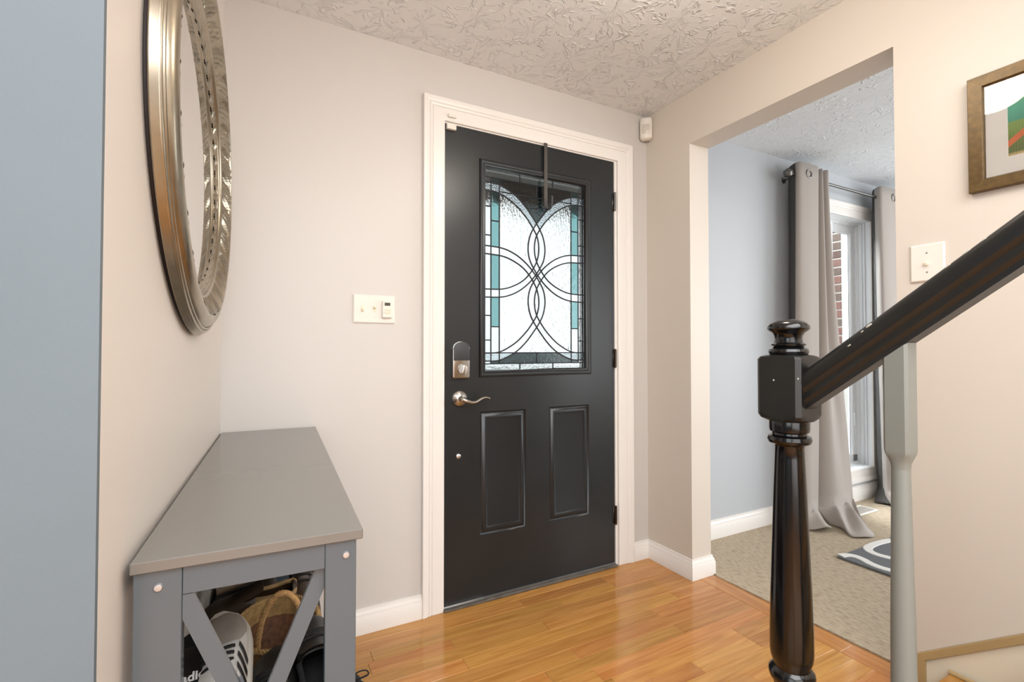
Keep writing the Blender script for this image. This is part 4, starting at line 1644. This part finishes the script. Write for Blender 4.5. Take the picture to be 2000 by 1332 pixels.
def sash(x0, x1, z0, z1, y, wst, parent):
    b = MB()
    b.frame_rings(x0, x1, z0, z1, [(0, y + 0.028), (0, y), (0.004, y - 0.002), (wst - 0.012, y - 0.002), (wst - 0.008, y + 0.003), (wst - 0.004, y + 0.003), (wst, y + 0.011)], False)
    b.frame_rings(x0, x1, z0, z1, [(0, y + 0.028), (wst - 0.004, y + 0.028), (wst, y + 0.0161)], False)
    s_ = obj('sash', b, M['vinyl'], parent)
    obj('pane', MB().box(x0 + wst - 0.003, x1 - wst + 0.003, y + 0.0115, y + 0.0155, z0 + wst - 0.003, z1 - wst + 0.003), M['glass_window'], s_)
    return s_


mid = (WX0 + WX1) / 2
s1 = sash(WX0 + 0.027, mid + 0.02, WZ0 + 0.027, WZ1 - 0.027, 0.062, 0.042, win)
s2 = sash(mid - 0.02, WX1 - 0.027, WZ0 + 0.027, WZ1 - 0.027, 0.094, 0.058, win)
obj('latch', MB().box(WX1 - 0.075, WX1 - 0.045, 0.078, 0.092, WZ0 + 0.03, WZ0 + 0.075, 0.002), M['pewter'], s2, label='grey sash stop')
obj('pull', MB().box(WX1 - 0.066, WX1 - 0.056, 0.082, 0.0925, 0.52, 0.62, 0.002), M['vinyl'], s2)

# brick veneer outside the right side of the window
ex = struct('wall_exterior', MB().box(WX1 + 0.002, WX1 + 0.9, 0.131, 0.292, -0.1, 2.6), M['mortar'])
VX = WX1 + 0.002
bh, cs = 0.0575, 0.0677
bm_half = {}


def brick_mesh(sx, sy):
    b = MB()
    b.box(-sx / 2, sx / 2, -sy / 2, sy / 2, -bh / 2, bh / 2, 0.0025)
    me = bpy.data.meshes.new('brick')
    b.bm.to_mesh(me)
    b.bm.free()
    me.materials.append(M['brick'])
    return me


bA, bB = brick_mesh(0.194, 0.092), brick_mesh(0.092, 0.092)
rb = random.Random(3)
for k in range(34):
    z = 0.02 + cs * k
    o = link('brick', bA if k % 2 else bB, None, ex)
    o.location = (VX + (0.097 if k % 2 else 0.046) - 0.0045 + rb.uniform(-0.001, 0.001), 0.25, z)
    if k % 2 == 0:
        o2 = link('brick', bA, None, ex)
        o2.location = (VX + 0.2, 0.25, z)

# outside: ground, porch soffit and a tree beyond the window
struct('ground', MB().box(-14, 18, 0.14, 26, -0.22, -0.12), M['ground'])
struct('ceiling_porch', MB().box(-1.2, 2.2, 0.30, 1.32, 2.30, 2.42).box(-1.2, 2.2, 1.2, 1.32, 2.19, 2.2995), M['soffit'])
rt = random.Random(21)
t = thing('street_tree', 'green leafy tree seen through the living room window beside the brick', 'tree', (7.15, 2.6, -0.12))
b = MB()
b.tube([(0, 0, 0), (0.04, 0, 1.2), (-0.02, 0.05, 2.4)], [0.12, 0.09, 0.05], 10)
obj('trunk', b, M['bark'], t, True)
b = MB()
for k in range(2600):
    a, c = rt.uniform(0, 2 * PI), rt.uniform(-1, 1)
    r_ = 1.25 * rt.random() ** 0.4
    p = Vector((r_ * math.cos(a) * math.sqrt(1 - c * c) * 0.8, r_ * math.sin(a) * math.sqrt(1 - c * c), 2.55 + 1.15 * r_ * c))
    q = Matrix.Rotation(rt.uniform(0, 6.3), 3, 'Z') @ Matrix.Rotation(rt.uniform(-1, 1), 3, 'X')
    s = rt.uniform(0.03, 0.06)
    vs = [b.bm.verts.new(p + q @ Vector(v)) for v in ((-s, 0, 0), (0, -s * .5, s * .2), (s, 0, 0), (0, s * .5, s * .2))]
    b.bm.faces.new(vs)
lf = obj('foliage', b, M['leafgreen'], t)
lf['kind'] = 'stuff'


# ------------------------------------------------------------------ curtains
M['edge_dark'] = mat('charcoal_curtain_edge', '4A4846', 0.9)


def curtain(parent, top, bot, ztop, zbot, nseg, pool=None, cut=8):
    """plan curves at top and bottom are blended; cloth pools on the carpet"""
    A = spline(top, nseg)
    B = spline(bot, nseg)
    n = len(A)
    rows = []
    zz = list(np.linspace(ztop, zbot, 26))
    for z in zz:
        u = (ztop - z) / (ztop - zbot)
        e = u ** 1.3
        rows.append([(A[i][0] * (1 - e) + B[i][0] * e + 0.004 * math.sin(7 * u + i * 0.13), A[i][1] * (1 - e) + B[i][1] * e, z) for i in range(n)])
    if pool:
        rows += pool(n, rows[-1])
    for nm, i0, i1, m in (('lining', 0, cut, 'edge_dark'), ('cloth', cut, n - 1, 'fabric')):  # first columns of the cloth get a darker charcoal
        b = MB()
        R = [[b.bm.verts.new(p) for p in r[i0:i1 + 1]] for r in rows]
        for a, c in zip(R, R[1:]):
            for i in range(i1 - i0):
                b.bm.faces.new((a[i], a[i + 1], c[i + 1], c[i]))
        o = obj(nm, b, M[m], parent, True, 50, 'dark charcoal strip along the left edge' if nm == 'lining' else None)  # the 'lining' part is just the darker first columns of the same cloth
        md = o.modifiers.new('thickness', 'SOLIDIFY')
        md.thickness = 0.003


def pool_left(n, last):
    E_ = spline([(2.30, -0.055), (2.27, -0.10), (2.24, -0.19), (2.27, -0.255), (2.32, -0.275), (2.40, -0.20), (2.44, -0.14), (2.47, -0.13), (2.455, -0.20), (2.42, -0.29), (2.35, -0.37), (2.39, -0.412),
                 (2.475, -0.425), (2.57, -0.35), (2.66, -0.25), (2.80, -0.125)], 5)
    rows = []
    K = 9
    for k in range(1, K + 1):
        f = k / K
        row = []
        for i, p in enumerate(last):
            u = i / (n - 1)
            e = f ** 1.25
            z = p[2] * (1 - f) ** 1.7
            tri = abs(((u * 7.3 + 0.35 * f + 0.1) % 1.0) * 2 - 1)
            wr = 0.046 * math.sin(PI * f) ** 0.8 * tri ** 1.4 + 0.018 * abs(math.sin(24 * u + 3 * f)) * f * (1 - 0.5 * f)
            curl = 0.030 * f ** 3 * math.exp(-((u - 0.24) / 0.07) ** 2)
            row.append((p[0] * (1 - e) + E_[i][0] * e, p[1] * (1 - e) + E_[i][1] * e, max(0.0085, z + wr + curl + 0.009)))
        rows.append(row)
    return rows


ZR = 2.196
t = thing('curtain', 'taupe grommet curtain on the left of the window pooling on the carpet', 'curtain', (0, 0, 0))
topL = [(2.325, -0.035), (2.285, -0.085), (2.268, -0.130), (2.33, -0.143), (2.41, -0.145), (2.468, -0.138), (2.484, -0.085), (2.492, -0.052), (2.506, -0.070), (2.516, -0.124), (2.528, -0.128), (2.538, -0.070),
        (2.550, -0.062), (2.562, -0.124), (2.584, -0.132), (2.602, -0.075)]
botL = [(2.300, -0.040), (2.255, -0.085), (2.228, -0.140), (2.27, -0.170), (2.34, -0.165), (2.395, -0.155), (2.42, -0.10), (2.435, -0.070), (2.46, -0.085), (2.49, -0.145), (2.54, -0.180), (2.60, -0.185),
        (2.67, -0.172), (2.74, -0.160), (2.80, -0.150), (2.84, -0.090)]
curtain(t, topL, botL, 2.262, 0.10, 5, pool_left)


def grommet(x, y, z, rz, parent):
    b = MB()
    b.tube([(0.024 * math.cos(a), 0, 0.024 * math.sin(a)) for a in np.linspace(0, 2 * PI, 24, endpoint=False)], 0.0055, 8, True)
    b.xform(T(x, y, z) @ Matrix.Rotation(rz, 4, 'Z'))
    return obj('grommet', b, M['pewter'], parent, True)


grommet(2.352, -0.1465, ZR, -0.1, t)
grommet(2.488, -0.075, ZR, 1.4, t)
t = thing('curtain', 'pale taupe curtain on the right of the window half hidden by the wall', 'curtain', (0, 0, 0))
topR = [(3.345, -0.032), (3.280, -0.070), (3.232, -0.126), (3.280, -0.142), (3.375, -0.145), (3.465, -0.138), (3.490, -0.070), (3.505, -0.055), (3.525, -0.130), (3.555, -0.132), (3.585, -0.060), (3.625, -0.055), (3.655, -0.130)]
botR = [(3.360, -0.035), (3.320, -0.080), (3.283, -0.130), (3.320, -0.160), (3.405, -0.160), (3.495, -0.140), (3.525, -0.070), (3.545, -0.060), (3.575, -0.140), (3.615, -0.150), (3.655, -0.060), (3.695, -0.060), (3.735, -0.140)]


def pool_right(n, last):
    rows = []
    for k, (dy, z) in enumerate(((-0.02, 0.06), (-0.05, 0.035), (-0.09, 0.02), (-0.12, 0.012))):
        rows.append([(p[0] - 0.046 * (k + 1) * max(0, 1 - 3 * i / (n - 1)) + 0.01 * math.sin(i * 0.4), p[1] + dy * (0.5 + 0.5 * abs(math.sin(i * 0.11))), max(0.0085, z + 0.03 * max(0, math.sin(i * 0.25)) * (1 - k / 4))) for i, p in enumerate(last)])
    return rows


curtain(t, topR, botR, 2.262, 0.09, 5, pool_right, 6)
grommet(3.380, -0.1475, ZR, 0.0, t)

t = thing('curtain_rod', 'pewter curtain rod with a knob finial across the top of the window', 'curtain rod', (2.36, -0.095, ZR))
obj('rod', MB().lathe([(0.0095, -0.10), (0.0095, 1.59)], 14, (0, 0, 0), 'x'), M['pewter'], t, True)
b = MB()
b.lathe([(0.008, -0.088), (0.013, -0.092), (0.014, -0.098), (0.010, -0.104), (0.009, -0.112), (0.020, -0.119), (0.027, -0.131), (0.0275, -0.142), (0.022, -0.153), (0.012, -0.160), (0.004, -0.163)], 16, (0, 0, 0), 'x')
for v in b.bm.verts:
    if v.co.x < -0.115:
        a = math.atan2(v.co.z, v.co.y)
        k = 1 + 0.10 * math.cos(5 * a + 60 * v.co.x)
        v.co.y *= k
        v.co.z *= k
obj('finial', b, M['pewter'], t, True, 40)
for x in (-0.035, 1.42):
    b = MB()
    b.tube([(x, 0.0945, 0.0), (x, 0.010, 0.0), (x, 0.0, -0.012)], 0.006, 8)
    b.lathe([(0.0, 0.094), (0.022, 0.0935), (0.022, 0.089), (0.010, 0.087)], 14, (x, 0, 0), 'y')
    obj('bracket', b, M['pewter'], t, True)

# ------------------------------------------------------------------ floor register and rug
t = thing('floor_register', 'white slotted floor vent in the carpet beside the left curtain', 'vent', (2.88, -0.135, 0.0062))
b = MB()
x0, x1, y0, y1 = -0.15, 0.15, -0.062, 0.062
b.box(x0, x1, y0, y0 + 0.018, 0, 0.005, 0.0015)
b.box(x0, x1, y1 - 0.018, y1, 0, 0.005, 0.0015)
b.box(x0, x0 + 0.02, y0 + 0.018, y1 - 0.018, 0, 0.005)
b.box(x1 - 0.02, x1, y0 + 0.018, y1 - 0.018, 0, 0.005)
obj('rim', b, M['white_plastic'], t)
obj('well', MB().box(x0 + 0.02, x1 - 0.02, y0 + 0.018, y1 - 0.018, 0, 0.0008), M['dark_plastic'], t, label='dark slots')
for k in range(14):
    x = x0 + 0.028 + k * 0.0185
    obj('slat', MB().box(x, x + 0.006, y0 + 0.0185, y1 - 0.0185, 0.001, 0.0045), M['white_plastic'], t)

t = thing('area_rug', 'charcoal rug with a white trellis pattern on the beige carpet', 'rug', (1.985, -0.484, 0.0062))
b = MB()
b.box(0, 1.9, -1.6, 0, 0.0, 0.011, 0.003)
obj('pile', b, M['rug_grey'], t)


def rug_line(pts, w):
    P = spline(pts, 8)
    b = MB()
    n = len(P)
    rs = []
    for i in range(n):
        p = Vector(P[i])
        tg = (Vector(P[min(n - 1, i + 1)]) - Vector(P[max(0, i - 1)])).normalized()
        nx = Vector((-tg.y, tg.x)) * w / 2
        rs.append([(p.x - nx.x, p.y - nx.y, 0.0105), (p.x - nx.x * .8, p.y - nx.y * .8, 0.0138), (p.x + nx.x * .8, p.y + nx.y * .8, 0.0138), (p.x + nx.x, p.y + nx.y, 0.0105)])
    b.rings(rs)
    return obj('trellis_line', b, M['rug_white'], t)


rug_line([(0.018, -0.008), (0.06, -0.022), (0.078, -0.052), (0.072, -0.09), (0.052, -0.135), (0.048, -0.19), (0.075, -0.26), (0.13, -0.32), (0.15, -0.40), (0.12, -0.48)], 0.045)
rug_line([(0.50, -0.028), (0.42, -0.016), (0.33, -0.012), (0.255, -0.022), (0.215, -0.055), (0.205, -0.10), (0.225, -0.16), (0.28, -0.21), (0.30, -0.30), (0.27, -0.40)], 0.045)
rug_line([(0.62, -0.03), (0.70, -0.10), (0.66, -0.2), (0.52, -0.26), (0.46, -0.36), (0.50, -0.48), (0.62, -0.55)], 0.045)
